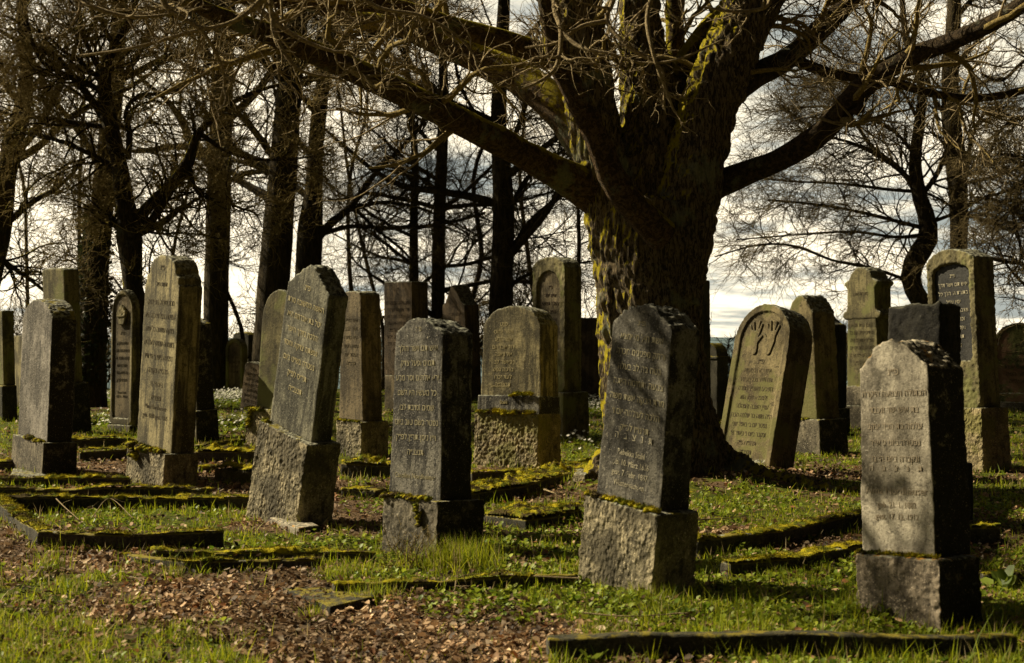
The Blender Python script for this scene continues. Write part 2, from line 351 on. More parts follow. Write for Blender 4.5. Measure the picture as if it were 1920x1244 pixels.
def build_ground():
    def axis(lo, hi, step, n, far):
        core = np.arange(lo, hi, step); k = np.arange(1, n+1)
        q = (far/(hi-lo))**(1.0/n)
        ex = (hi-lo)*0.02*((1+far/((hi-lo)*0.02))**(k/n)-1)
        return core, ex
    cx, ex = axis(-9, 9, 0.09, 60, 5000); xs = np.concatenate([(-9-ex)[::-1], cx, 9+ex])
    cyy, ey = axis(3, 36, 0.09, 70, 6500); ys = np.concatenate([3-np.array([40, 12, 5, 2, .8])*1.0, cyy, 36+ey])
    X, Y = np.meshgrid(xs, ys); x = X.ravel(); y = Y.ravel()
    V = np.stack([x, y, ground_z(x, y)], 1)
    nx, ny = len(xs), len(ys); i = np.arange((ny-1)*(nx-1)); a = (i//(nx-1))*nx + i % (nx-1)
    Fq = np.stack([a, a+1, a+nx+1, a+nx], 1)
    me = np_mesh('ground', V, [Fq], attr={'green': green(x, y)})
    m, nt, b = new_mat('soil and litter'); n = NB(nt); o = n.coord()
    soil = n.mix(n.ramp(n.noise(o, 5, 6, 0.7), 0.4, 0.6), (0.055, 0.036, 0.020), (0.12, 0.078, 0.045))
    soil = n.mix(n.ramp(n.noise(o, 60, 4, 0.7), 0.55, 0.62), soil, (0.22, 0.15, 0.09))
    gr = n.mix(n.ramp(n.noise(o, 8, 5, 0.7), 0.4, 0.6), (0.035, 0.045, 0.008), (0.085, 0.095, 0.012))
    gr = n.mix(n.ramp(n.noise(o, 3, 5, 0.7), 0.56, 0.66), gr, (0.20, 0.16, 0.012))
    c = n.mix(n.ramp(n.attr('green', 'Fac'), 0.35, 0.65), soil, gr)
    g = n.N('ShaderNodeNewGeometry'); sp = n.N('ShaderNodeSeparateXYZ'); n.L(g.outputs['Position'], sp.inputs[0])
    far = n.mix(n.ramp(n.noise(n.coord((.012, .004, .01)), 1.0, 6, 0.7), .4, .6), (0.055, 0.085, 0.10), (0.14, 0.19, 0.21))  # distance haze painted into the blue of the far hills
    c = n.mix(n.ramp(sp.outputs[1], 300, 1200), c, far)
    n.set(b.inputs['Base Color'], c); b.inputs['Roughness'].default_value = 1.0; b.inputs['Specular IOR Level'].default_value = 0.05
    n.set(b.inputs['Normal'], n.bump(n.noise(o, 30, 5, 0.7), 0.8, 0.02))
    o = link('ground', me, m); tag(o, kind='structure')
build_ground()

#@@STONES
# ------------------------------------------------------------------ gravestones
def arc(cu, cw, ru, rw, a0, a1, n):
    return [(cu+ru*math.cos(R(a0+(a1-a0)*i/n)), cw+rw*math.sin(R(a0+(a1-a0)*i/n))) for i in range(n+1)]
def profile(kind, W, H, tap, rise, inset=0.0):
    """outline of the front face, u in [-W,0], w in [0,H+rise], counter clockwise seen from the front"""
    c = -W/2; hb = W/2-inset; ht = W/2-tap-inset; z0 = inset
    P0 = [(c-hb, z0), (c+hb, z0)]
    if kind == 'round':   top = arc(c, H, ht, rise-inset, 0, 180, 20)
    elif kind == 'seg':   # shallow arch with small shoulders
        top = [(c+ht, H)] + arc(c, H+rise*0.12, ht*0.93, rise*0.88-inset, 4, 176, 16) + [(c-ht, H)]
    elif kind == 'gable': top = [(c+ht, H), (c+ht*0.12, H+rise-inset), (c-ht*0.12, H+rise-inset), (c-ht, H)]
    elif kind == 'gable2': top = [(c+ht, H), (c+ht*0.95, H+rise*0.10), (c+ht*0.38, H+rise*0.86), (c+ht*0.12, H+rise), (c-ht*0.15, H+rise*0.98), (c-ht*0.45, H+rise*0.84), (c-ht*0.95, H+rise*0.12), (c-ht, H)]
    elif kind == 'peak':  top = [(c+ht, H), (c+ht*1.0, H+rise*.1), (c+ht*.72, H+rise*.22), (c+ht*.34, H+rise*.72), (c+ht*.1, H+rise), (c-ht*.1, H+rise), (c-ht*.34, H+rise*.72), (c-ht*.72, H+rise*.22), (c-ht*1.0, H+rise*.1), (c-ht, H)]
    elif kind == 'shoulder':
        top = [(c+ht, H), (c+ht*0.93, H+0.005), (c+ht*0.90, H+rise*0.28), (c+ht*0.80, H+rise*0.34)] + arc(c, H+rise*0.36, ht*0.76, rise*0.64, 0, 180, 14) + [(c-ht*0.80, H+rise*0.34), (c-ht*0.90, H+rise*0.28), (c-ht*0.93, H+0.005), (c-ht, H)]
    elif kind == 'broad':
        top = [(c+ht, H-0.02), (c+ht*0.93, H+rise*0.12), (c+ht*0.88, H+rise*0.28)] + arc(c, H+rise*0.3, ht*0.80, rise*0.7, 8, 172, 14) + [(c-ht*0.88, H+rise*0.28), (c-ht*0.93, H+rise*0.12), (c-ht, H-0.02)]
    elif kind == 'temple':
        top = [(c+ht*1.06, H), (c+ht*1.06, H+.03), (c+ht*.62, H+rise*.6), (c+ht*.42, H+rise*.9), (c+ht*.15, H+rise), (c-ht*.15, H+rise), (c-ht*.42, H+rise*.9), (c-ht*.62, H+rise*.6), (c-ht*1.06, H+.03), (c-ht*1.06, H)]
    elif kind == 'broken':
        top = [(c+ht, H), (c+ht*.9, H+.02), (c+ht*.5, H-.005), (c, H+.015), (c-ht*.5, H+.0), (c-ht, H-.01)]
    else: top = [(c+ht, H), (c-ht, H)]
    return P0 + top
def roughen(me, front=0.0014, side=0.006, top=0.012, seed=0, peck=0.0, peckside=0.0):
    V = get_co(me); Nn = get_no(me)
    lump = vnoise(V, 7, seed, 3); fine = vnoise(V, 38, seed+5, 2); pk = vnoise(V, 27, seed+9, 2)
    fr = np.clip(-Nn[:, 1]*1.6-0.5, 0, 1); tp = np.clip(Nn[:, 2]*1.8-0.3, 0, 1); sd = np.clip(1-fr-tp, 0, 1)
    amp = fr*front + sd*side + tp*top
    d = amp*(lump*0.9+fine*0.8) + (fr*peck+sd*(peckside or peck))*(np.abs(pk)*2.6-0.8)*1.5
    # worn arrises: chip where the normal is oblique
    ed = 1-np.max(np.abs(Nn), 1); d -= np.clip(ed-0.12, 0, 1)*np.clip(vnoise(V, 11, seed+3, 2)+0.1, 0, 1)*0.05
    set_co(me, V+Nn*d[:, None]); return me
def body(V, Fc, vox, **k):
    me = bpy.data.meshes.new('b'); me.from_pydata(V, [], Fc); me.update()
    r = remesh(me, vox); bpy.data.meshes.remove(me); return roughen(r, **k)
def block(name, u0, u1, v0, v1, w0, w1, mat, parent, vox=0.014, tap=0.0, **k):
    V = [(u0, v0, w0), (u1, v0, w0), (u1, v1, w0), (u0, v1, w0), (u0+tap, v0+tap, w1), (u1-tap, v0+tap, w1), (u1-tap, v1-tap, w1), (u0+tap, v1-tap, w1)]
    Fc = [(0, 3, 2, 1), (4, 5, 6, 7), (0, 1, 5, 4), (1, 2, 6, 5), (2, 3, 7, 6), (3, 0, 4, 7)]
    return link(name, body(V, Fc, vox, **k), mat, parent)
def text_mesh(body_, size, depth=0.004, align='CENTER', spacing=1.0, shear=0, cspace=1.0):
    cu = bpy.data.curves.new('t', 'FONT'); cu.body = body_; cu.size = size; cu.extrude = depth; cu.align_x = align
    cu.align_y = 'TOP'; cu.space_line = spacing; cu.resolution_u = 2; cu.space_character = cspace; cu.offset = 0
    o = bpy.data.objects.new('t', cu); C.objects.link(o); bpy.context.view_layer.update()
    me = bpy.data.meshes.new_from_object(o.evaluated_get(bpy.context.evaluated_depsgraph_get()))
    bpy.data.objects.remove(o); return me
def heb(s): return '\n'.join(l[::-1] for l in s.split('\n'))
def inscription(parent, txt, u, w, size, mat, v=-0.0005, spacing=1.0, align='CENTER', width=None, cspace=1.0):
    sz = 0.86; spacing = spacing/sz
    me = text_mesh(txt, size*sz, 0.0025, align, spacing, cspace=cspace); V = get_co(me)
    if len(V) == 0: return None
    if width:
        k = min(1.0, width/(V[:, 0].max()-V[:, 0].min())); V[:, 0] *= k
    V2 = np.stack([V[:, 0]+u, -V[:, 2]+v, V[:, 1]+w], 1); set_co(me, V2)
    return link('inscription', me, mat, parent)
def moss_tuft(parent, pts, rad, seed=0, h=0.02, n=260):
    """a low cushion of moss with short shoots along a line of local points"""
    rg = np.random.default_rng(seed); pts = np.array(pts, float); V = []; Fs = []
    seg = np.linspace(0, len(pts)-1, max(4, int(20*len(pts)))); lum = []
    for t in seg:
        i = min(int(t), len(pts)-2); p = pts[i]+(pts[i+1]-pts[i])*(t-i); lum.append(p)
    VV = []; FF = []
    for p in lum:
        r = rad*rg.uniform(0.3, 0.85); b = len(VV); q = p+rg.normal(0, rad*0.4, 3)*(1, .6, .35)
        for a in range(5):
            ph = math.pi*(a/4-0.5)
            for c in range(8):
                th = math.tau*c/8
                VV.append((q[0]+r*math.cos(ph)*math.cos(th), q[1]+r*math.cos(ph)*math.sin(th), q[2]+r*0.5*math.sin(ph)))
        for a in range(4):
            for c in range(8):
                FF.append((b+a*8+c, b+a*8+(c+1) % 8, b+(a+1)*8+(c+1) % 8, b+(a+1)*8+c))
    V = np.array(VV); V += 0.35*rad*vnoise(V, 60, seed, 2)[:, None]*np.array((1, 1, .8))
    # shoots
    k = n*3; src = V[rg.integers(0, len(V), k)]; src = src[src[:, 2] > pts[:, 2].min()-rad]; k = len(src)
    d = rg.normal(0, 1, (k, 3)); d[:, 2] = np.abs(d[:, 2])+0.3; d /= np.linalg.norm(d, axis=1)[:, None]
    s = rg.normal(0, 1, (k, 3)); s = np.cross(s, d); s /= np.linalg.norm(s, axis=1)[:, None]
    w = 0.0016; T = np.stack([src-s*w, src+s*w, src+d*(h*rg.uniform(.5, 1.2, (k, 1)))], 1).reshape(-1, 3)
    b = len(V); me = np_mesh('moss', np.concatenate([V, T]), [np.array(FF), b+np.arange(3*k).reshape(-1, 3)], smooth=True)
    return link('moss', me, MOSS, parent)
EDGES = []
def stone_empty(f, label, cat='gravestone', group='gravestones of the old cemetery', name='gravestone'):
    yaw, ax, ay = R(f['yaw']), R(f['ax']), R(f['ay'])
    B = Matrix(((math.cos(yaw), math.sin(yaw), 0), (-math.sin(yaw), math.cos(yaw), 0), (0, 0, 1)))
    M3 = B @ Matrix.Rotation(ax, 3, 'X') @ Matrix.Rotation(ay, 3, 'Y')
    M4 = M3.to_4x4(); M4.translation = Vector((f['x'], f['y'], f.get('z', 0)))
    return tag(empty(name, mat=M4), label, cat, group)
def S(label, x, y, yaw, ax, ay, W, T, H, tap=0.01, Wp=0, Tp=0, Hp=0, ou=0.06, ov=0.06, rise=0.1, kind='seg', mat='grey', pmat='plinth', vox=0.013,
      front=0.0014, side=0.006, top=0.012, peck=0.0, ppeck=0.0, seed=0, niche=None, nmat=None, ptap=0.01, btm=0.18, name='gravestone', shaftname='slab'):
    e = stone_empty(dict(x=x, y=y, yaw=yaw, ax=ax, ay=ay), label, name=name)
    ww, tt = (Wp, Tp) if Hp else (W, T); ca, sa = math.cos(R(yaw)), math.sin(R(yaw))
    EDGES.append(((x, y), (x-ww*ca, y+ww*sa), .04)); EDGES.append(((x, y), (x+tt*sa, y+tt*ca), .04))
    if Hp:
        block('plinth', -Wp, 0, 0, Tp, -btm, Hp, MS[pmat], e, vox=vox*0.85 if ppeck else vox, tap=ptap, front=0.004, side=0.006, top=0.004, seed=seed+40, peck=ppeck)
        su, sv, sw = -ou, ov, Hp-0.008
    else: su, sv, sw = 0, 0, -btm
    Hh = H + (0.008 if Hp else btm)
    V = []; Fc = []
    pr = profile(kind, W, Hh, tap, rise)
    if niche:
        wl, wr, zt, zb, dep, nk = niche        # side margins, top of niche, bottom, depth
        n = 28
        def resamp(p, n, a0):
            # walk around by angle about the centre so that outer and inner points pair up
            p = np.array(p); cu, cw = -W/2, (zt+zb)/2; out = []
            q = np.vstack([p, p[:1]])
            for i in range(n):
                a = math.tau*i/n; d = np.array((math.cos(a), math.sin(a))); best = None
                for j in range(len(p)):
                    p1 = q[j]-(cu, cw); e1 = q[j+1]-q[j]; den = d[0]*e1[1]-d[1]*e1[0]
                    if abs(den) < 1e-9: continue
                    t = (p1[0]*e1[1]-p1[1]*e1[0])/den; s = (p1[0]*d[1]-p1[1]*d[0])/den
                    if t > 0 and -1e-6 <= s <= 1+1e-6 and (best is None or t > best): best = t
                out.append((cu+d[0]*best, cw+d[1]*best))
            return out
        hw = W/2-wl; c = -W/2
        ah = hw if nk == 'round' else hw*0.42
        inner = [(c-hw, zb), (c+hw, zb)] + arc(c, zt-ah, hw, ah, 0, 180, 16)
        po = resamp(pr, 96, 0); pi = resamp(inner, 96, 0)
        ring_profile(V, Fc, po, pi, 0, dep+0.012); extrude_profile(V, Fc, pr, dep, T)
    else: extrude_profile(V, Fc, pr, 0, T)
    V = [(u+su, v+sv, w+sw) for u, v, w in V]
    if niche:   # join ring and back so that the remesh fuses them
        pass
    sh = link(shaftname, body(V, Fc, vox, front=front, side=side, top=top, seed=seed, peck=peck), MS[mat], e)
    if niche and nmat:
        zt, zb, dep = niche[2], niche[3], niche[4]; hw2 = hw-0.004
        inner = [(c-hw2, zb+.004), (c+hw2, zb+.004)] + arc(c, zt-ah, hw2, ah-.004, 0, 180, 16)
        V = []; Fc = []; extrude_profile(V, Fc, [(u+su, w+sw) for u, w in inner], dep-0.012+sv, dep+0.02+sv)
        me = bpy.data.meshes.new('panel'); me.from_pydata(V, [], Fc); me.update(); link('panel', me, MS[nmat], e)
    e['_s'] = 0; del e['_s']
    return e, dict(u=su-W/2, v=sv, w=sw, W=W, H=Hh, T=T, top=sw+Hh, rise=rise)

H_GEN = 'פ״נ\nאשת חיל עטרת בעלה\nהלכה בדרכי ישרים\nידיה פרשה לאביון\nוכפה פתחה לעני\nמרת רבקה בת משה\nנפטרה יום ג׳ אדר\nתרמ״ז לפ״ק\nתנצב״ה'
H_MAN = 'פ״ט\nאיש תם וישר הולך\nתמים ופעל צדק\nירא אלהים וסר מרע\nכל מעשיו היו לשם\nשמים ונדבת לבו\nנפטר בשם טוב ביום\nוי״ו ניסן תר״ן לפ״ק\nתנצב״ה'

# --- S2 grey slab at far left
e, s = S('rounded blank grey granite headstone with moss-capped dark side, leftmost large stone on its own plinth', -4.519, 13.662, 54, -1.9, 1.6, .93, .25, 1.12, .0, 1.0, .352, .33, .066, .061, rise=.26, kind='round', mat='grey', pmat='plinth', seed=1, front=.004, side=.008, top=.014)
moss_tuft(e, [(-.62, .04, .335), (-.45, .03, .34)], .045, 1); moss_tuft(e, [(-.34, .02, .335), (-.1, .02, .335)], .035, 2)
# --- S6
e, s = S('tall ochre headstone with shouldered round top and eight engraved Hebrew lines, on a mossy plinth', -3.126, 12.726, 49.8, -1.7, 3.1, .716, .234, 1.518, .008, .789, .351, .30, .063, .099, rise=.267, kind='shoulder', mat='ochre', pmat='rough', seed=2, ppeck=.002)
inscription(e, heb('פ״נ'), s['u'], s['top']+.19, .085, LM['dirt'], s['v'])
inscription(e, heb('אשת חיל'), s['u'], s['top']+.03, .07, LM['dirt'], s['v'])
inscription(e, heb('מרת מינדל בת יצחק\nתמימה בכל דרכיה היא\nצדקה עשתה כל ימיה\nבשמחה עבדה לאלהיה\nנפטרה ביום ב׳ ח׳ אייר\nתרס״ה ונקברה\nביום ד׳ בו\nתנצב״ה'), s['u'], s['top']-.13, .085, LM['dirt'], s['v'], spacing=1.48, width=.6)
inscription(e, 'Mina Nordheimer\ngeb. 1838 gest. 1905', s['u'], s['w']+.42, .07, LM['dirt'], s['v'], spacing=1.2, width=.5)
moss_tuft(e, [(-.79, .02, .31), (-.60, .0, .32), (-.42, -.01, .30)], .06, 3, n=700); moss_tuft(e, [(-.42, .02, .31), (-.1, .02, .315)], .045, 4, n=500); moss_tuft(e, [(-.60, -.005, .27), (-.55, -.02, .20)], .05, 5)
# --- S11 leaning slab
e, s = S('large grey slab with pointed gable top leaning to the right on a rough tilted plinth', -1.551, 10.226, 50.1, -.8, 12.1, .618, .167, 1.072, .019, .724, .309, .602, .066, .085, rise=.17, kind='gable', mat='slab', pmat='rough', seed=3, ppeck=.0048, top=.016)
inscription(e, heb('פ״נ'), s['u'], s['top']+.03, .07, LM['same'], s['v'])
inscription(e, heb('האשה החשובה מרת\nיטל בת אברהם היא\nהלכה בדרך הישר\nועשתה צדקה וחסד\nנפטרה בש״ט ביום\nתר״ס לפ״ק\nתנצב״ה'), s['u'], s['top']-.09, .072, LM['same'], s['v'], spacing=1.48, width=.50)
moss_tuft(e, [(-.70, .05, .605), (-.62, .04, .60)], .03, 6)
# --- S15
e, s = S('dark weathered headstone with clipped arched top and faint lettering, centre front on mossy plinth', -.469, 8.822, 47.3, -2.9, -1.3, .534, .254, 1.051, .022, .578, .412, .343, .07, .086, rise=.105, kind='gable2', mat='dark', pmat='plinth', seed=4, top=.02, ppeck=.0045)
inscription(e, heb('פ״נ'), s['u'], s['top']+.06, .055, LM['gilt'], s['v'])
inscription(e, heb(H_MAN[4:]), s['u'], s['top']-.06, .066, LM['gilt'], s['v'], spacing=1.45, width=.44)
inscription(e, 'Caroline Nordheimer', s['u'], s['w']+.17, .055, LM['gilt'], s['v'], width=.42)
moss_tuft(e, [(-.57, .02, .35), (-.42, .03, .355), (-.3, .02, .35), (-.12, .03, .35)], .034, 7, n=900); moss_tuft(e, [(-.2, -.01, .31), (-.17, -.01, .18)], .022, 8)
# --- S19
e, s = S('dark rugged-topped stone with Hebrew and German lines, in front of the oak trunk', .745, 7.582, 51.9, -1.3, 5.4, .532, .217, .99, .028, .619, .333, .425, .082, .096, rise=.105, kind='gable2', mat='darkb', pmat='rough', seed=5, top=.022, ppeck=.0032, vox=.011)
inscription(e, heb('פ״נ'), s['u'], s['top']+.03, .055, LM['gilt'], s['v'])
inscription(e, heb('אשת חיל מי ימצא\nורחק מפנינים מכרה\nבטח בה לב בעלה\nצנועה ותמימה היתה\nמרת רבקה אשת משה\nהלכה לעולמה יום ו׳\nתרמ״ז לפ״ק'), s['u']+.01, s['top']-.05, .062, LM['gilt'], s['v'], spacing=1.36, width=.43)
inscription(e, heb('ת נ צ ב ה'), s['u']+.01, s['top']-.60, .066, LM['white'], s['v'], width=.40, cspace=1.4)
inscription(e, 'Rebekka Stahl\ngeb. 10. März 1816\ngest. 7. Febr. 1887\nWüstensachsen', s['u'], s['w']+.30, .055, LM['white'], s['v'], spacing=1.05, width=.30)
moss_tuft(e, [(-.60, .03, .43), (-.45, .03, .43), (-.3, .03, .43)], .028, 9, n=700); moss_tuft(e, [(-.34, .04, .435), (-.05, .04, .435)], .032, 10, n=900)
# --- S27
e, s = S('pale beige headstone with crumbling orange-mossed top, nearest stone at right front', 2.02, 6.683, 50.3, -2.2, -3.45, .43, .309, .915, .012, .50, .361, .324, .07, .075, rise=.14, kind='gable2', mat='pale', pmat='plinthp', seed=6, top=.024, side=.008, vox=.011, ppeck=.004)
inscription(e, heb('פ״נ'), s['u'], s['top']+.01, .06, LM['dirtp'], s['v'])
inscription(e, heb('הבתולה הצנועה היקרה\nבת איש ישר ונכבד\nעלמה בת הרר יעקב\nנפטרה ביום ג׳ אייר\nונקברה ביום ה׳ בו'), s['u'], s['top']-.10, .052, LM['dirtp'], s['v'], spacing=1.55, width=.37)
inscription(e, heb('ת נ צ ב ה'), s['u'], s['top']-.47, .048, LM['dirtp'], s['v'], width=.36, cspace=1.9)
inscription(e, 'Alma Nordhäuser', s['u'], s['top']-.575, .062, LM['dirtp'], s['v'], width=.36)
inscription(e, 'geb. 21. 1. 1882\ngest. 17. 12. 1912', s['u'], s['top']-.65, .048, LM['dirtp'], s['v'], width=.25, spacing=1.2)
moss_tuft(e, [(-.5, .03, .33), (-.3, .04, .33)], .018, 11, n=500); moss_tuft(e, [(-.27, .03, .33), (-.05, .04, .33)], .018, 12, n=500); 
# --- S21 hands
e, s = S('olive round-topped stone with two carved blessing hands, leaning behind the oak root', 2.479, 13.781, 55.2, -12.7, 0, .772, .33, 1.345, .0, rise=.376, kind='round', mat='hands', seed=7, niche=(.075, .075, 1.345+.18+.376-.07, .30, .022, 'round'), top=.01, side=.004)
nd = .022
inscription(e, heb('פ״נ'), s['u']+.02, 1.17, .085, LM['dirt'], nd)
inscription(e, heb('איש ירא ה׳ מעודו\nתם וישר בכל מעשיו\nהשכים והעריב לתורה\nולתפלה שמו הוא\nעדין השבה ולתהלה\nה״ה משה בר שלמה הכהן\nנפטר יום ב׳ באדר שני\nונקבר ביום ג׳ באדר ש׳\nתרמ״ו לפ״ק\nתנצב״ה'), s['u'], 1.075, .082, LM['dirt'], nd, spacing=1.12, width=.58)
def hand_relief(parent, cu, cw, sgn, sc, v):
    V = []; Fc = []
    def tube2(p0, p1, r0, r1):
        p0 = np.array(p0); p1 = np.array(p1); d = (p1-p0)/np.linalg.norm(p1-p0); q = np.array((-d[1], d[0])); pr = []
        for a in range(9): t = math.pi*(0.5+a/8); pr.append(p0+r0*(math.cos(t)*d+math.sin(t)*q))
        for a in range(9): t = math.pi*(-0.5+a/8); pr.append(p1+r1*(math.cos(t)*d+math.sin(t)*q))
        pr = [(cu+sgn*x*sc, cw+y*sc) for x, y in pr]
        if sgn < 0: pr = pr[::-1]
        extrude_profile(V, Fc, pr, v-.013, v+.01)
    tube2((.02, -.13), (.0, -.02), .045, .058)           # wrist to palm
    tube2((0, 0), (0, .05), .062, .062)
    for a, (x0, x1, l) in enumerate([(-.048, -.10, .17), (-.02, -.055, .215), (.022, .045, .225), (.05, .088, .19)]): tube2((x0, .06), (x1, l), .0165, .013)
    tube2((.05, -.01), (.125, .07), .02, .014)           # thumb
    me = bpy.data.meshes.new('carved_hand'); me.from_pydata(V, [], Fc); bm_fix(me); r = remesh(me, .004)
    return link('carved_hand', r, MS['hands'], parent)
hand_relief(e, s['u']-.115, 1.35, 1, .86, nd); hand_relief(e, s['u']+.115, 1.35, -1, .86, nd)
# --- S16
e, s = S('broad ochre headstone with low arched top on a mossy rough plinth, left of the oak', .26, 14.388, 36.7, -2.5, -.6, .794, .308, .933, .025, .84, .426, .567, .027, .084, rise=.175, kind='broad', mat='ochre', pmat='rough2', seed=8, ppeck=.006)
block('base_step', -.825, -.012, .035, .40, .56, .745, MS['dark'], e, tap=.004, front=.001, side=.002, seed=80)
inscription(e, heb('פ״ט\nאשר יחוס\nאשר זרע\nדוד אברהם\nאל דאגה\nכאשר לב\nברכה נפש\nלעד זכרו\nתנצב״ה'), s['u']-.10, s['top']+.02, .075, LM['same'], s['v'], spacing=1.05)
inscription(e, 'Simon Stahl', s['u']-.14, s['w']+.31, .06, LM['same'], s['v'])
inscription(e, 'Stahl', s['u']-.05, .70, .06, LM['same'], .034)
moss_tuft(e, [(-.36, .035, .76), (-.1, .03, .76)], .034, 14, n=900, h=.035)
moss_tuft(e, [(-.80, .0, .57), (-.62, .0, .57)], .024, 15, n=400, h=.03); moss_tuft(e, [(-.60, -.01, .58), (-.38, -.01, .56)], .038, 16, n=900, h=.04); moss_tuft(e, [(-.33, -.01, .57), (-.05, -.01, .57)], .032, 17, n=800, h=.04)
# --- S17 niche pillar left of oak
e, s = S('tall rough-faced pillar stone with arched niche plaque, just left of the oak trunk', .667, 18.508, 52.4, .6, 1.2, .686, .296, 1.63, .001, .72, .455, .603, .061, .063, rise=.146, kind='seg', mat='ochre2', pmat='ochre2', seed=9, peck=.006, niche=(.10, .10, 1.60, .55, .05, 'round'), nmat='pinkb', vox=.016)
inscription(e, heb('פ״נ\nאיש ישר\nהולך תמים\nנדיב לב\nדרש טוב\nלעמו'), s['u'], s['w']+1.42, .09, LM['dirtb'], s['v']+.036, spacing=1.2)
# --- S25 niche pillar right
e, s = S('tall rough-framed headstone with dark arched plaque and white letters, tallest at the right', 4.788, 14.428, 56.8, -.2, -3.2, .64, .316, 1.555, .007, .72, .447, .624, .057, .063, rise=.11, kind='gable2', mat='ochre2', pmat='rough2', seed=10, peck=.006, ppeck=.005, niche=(.085, .085, 1.52, .50, .055, 'seg'), nmat='plaque', vox=.014)
inscription(e, heb('פ״נ\nאיש תם וישר דרך\nבתורת ה׳ הלך כל\nימיו עמל\nונדבה נתן לעניים\nזכרו לא ימוש\nנפטר ביום ה׳\nתר״ע לפ״ק\nתנצב״ה'), s['u'], s['w']+1.42, .07, LM['white'], s['v']+.041, spacing=1.3, width=.38)
# --- S12
e, s = S('brown-grey headstone with rounded dark side, close behind the leaning gabled slab', -1.676, 15.826, 45.6, .3, .7, .448, .284, 1.42, .05, .484, .405, .387, .057, .07, rise=.047, kind='seg', mat='pinkb', pmat='rough', seed=11, ppeck=.004, side=.012, vox=.015)
inscription(e, heb('איש צדיק\nוישר לבב\nהיה בדורו\nעשה חסד\nנפטר יום\nתרנ״ה'), s['u'], s['top']-.25, .075, LM['dirt'], s['v'], spacing=1.3, width=.34)
moss_tuft(e, [(-.47, .02, .395), (-.05, .02, .395)], .028, 18, n=500)
# --- S13
e, s = S('flat-topped brown block headstone covered in small Hebrew lines', -1.782, 25.386, 44.6, .5, .3, .771, .391, 1.689, -.004, .781, .434, .605, .02, .02, rise=0, kind='flat', mat='brown', pmat='pinkb', seed=12, vox=.02)
inscription(e, heb('פ״נ\n\nהאשה היקרה והצנועה מרת\nשרה אשת כהר יוסף מפה\nהלכה בדרכי נועם כל ימיה\nלעניים פתחה ידה והיתה\nאם רחמניה על בניה\nנפטרה בשם טוב ביום א׳\nונקברה למחרתו ביום ב׳\nתרנ״א לפ״ק\nתנצב״ה'), s['u'], s['top']-.08, .125, LM['dirtb'], s['v'], spacing=.98, width=.68)
# --- S14
e, s = S('narrow brown stone with steep gothic gable, in front of the far beeches left of centre', -.896, 28.846, 47.5, 2.1, -.3, .722, .382, 1.894, 0, rise=.458, kind='peak', mat='brown', seed=13, vox=.022)
inscription(e, heb('פ״נ\nאיש תמים'), s['u'], s['top']+.05, .13, LM['dirtb'], 0)
# --- S22
e, s = S('olive brown sandstone stele with chipped hipped top behind the hands stone', 3.52, 16.216, 56.3, .3, -2.3, .447, .36, 1.22, .015, .66, .47, .395, .079, .047, rise=.22, kind='gable2', mat='hands', pmat='plinth', seed=14, top=.02, side=.012, vox=.015)
moss_tuft(e, [(-.5, .02, .40), (-.2, .02, .40)], .03, 19)
# --- S22b stepped stone behind
e, s = S('dark stepped headstone half hidden behind the chipped stele right of the hands stone', 4.35, 19.3, 50, 0, 0, .66, .32, 1.12, .0, .74, .42, .35, .04, .04, rise=.22, kind='peak', mat='shade_black', pmat='plinth', seed=15, vox=.02)
# --- S23
e, s = S('light-streaked obelisk-like headstone with moulded temple top and stepped foot', 5.30, 20.25, 54, 0, -1.5, .62, .34, 1.30, .045, 1.05, .55, .34, .16, .12, rise=.0, kind='flat', mat='ochre2', pmat='plinth', seed=16, vox=.018)
block('base_step', -.93, -.06, .05, .5, .33, .62, MS['plinth'], e, vox=.02, seed=81)
def s23_top(e, s):
    V = []; Fc = []; c = s['u']
    pr = [(c-.36, 0), (c-.31, -.05), (c+.31, -.05), (c+.36, 0), (c+.33, .05), (c+.27, .09), (c+.26, .40), (c+.31, .45), (c+.31, .50), (c+.22, .54), (c+.17, .64), (c+.07, .71), (c-.07, .71), (c-.17, .64), (c-.22, .54), (c-.31, .50), (c-.31, .45), (c-.26, .40), (c-.27, .09), (c-.33, .05)]
    extrude_profile(V, Fc, [(u, w+s['top']) for u, w in pr], s['v']-.01, s['v']+.35)
    link('pediment', body(V, Fc, .018, seed=90, top=.015), MS['ochre2'], e)
s23_top(e, s)
inscription(e, heb('מצבת אבן'), s['u'], s['top']+.36, .08, LM['dirt'], s['v']-.011)
inscription(e, heb('האיש הישר בכל דרכיו\nונאמן בבית אלהיו\nחסדים עשה עם כל\nמעריב ומשכים היה\nלבית הכנסת יום יום\nנפטר ביום י״ט שבט\nתרמ״ה לפ״ק\nתנצב״ה'), s['u'], s['top']+.02, .10, LM['dirt'], s['v'], spacing=1.1, width=.5)
# --- S24
e, s = S('blackish slab with broken flat top right behind the pale front stone', 3.099, 10.155, 44.9, -3.3, -1.3, .45, .308, 1.15, .01, .70, .428, .458, .071, .054, rise=0, kind='broken', mat='shade_black', pmat='shade_black', seed=17, top=.014, side=.012, front=.006)
# --- S3
e, s = S('tall grey-olive shaft with flat top behind the blank granite headstone', -6.116, 19.613, 43.2, 2.4, .4, .616, .232, 1.579, 0, .72, .366, .68, .063, .055, rise=.02, kind='seg', mat='ochre2', pmat='plinth', seed=18, vox=.018)
# --- S1
e, s = S('dark flat-topped stone cut by the left edge of the picture', -7.967, 22.255, 46.3, 1.2, -.2, .6, .195, 1.171, 0, .72, .256, .553, .061, .06, rise=0, kind='flat', mat='ochre2', pmat='kerb', seed=19, vox=.02)
# sliver between
e, s = S('narrow yellowish stone glimpsed between the two leftmost headstones', -8.95, 26.0, 46, 0, 0, .42, .18, 1.32, 0, rise=.0, kind='flat', mat='ochre', seed=20, vox=.022)
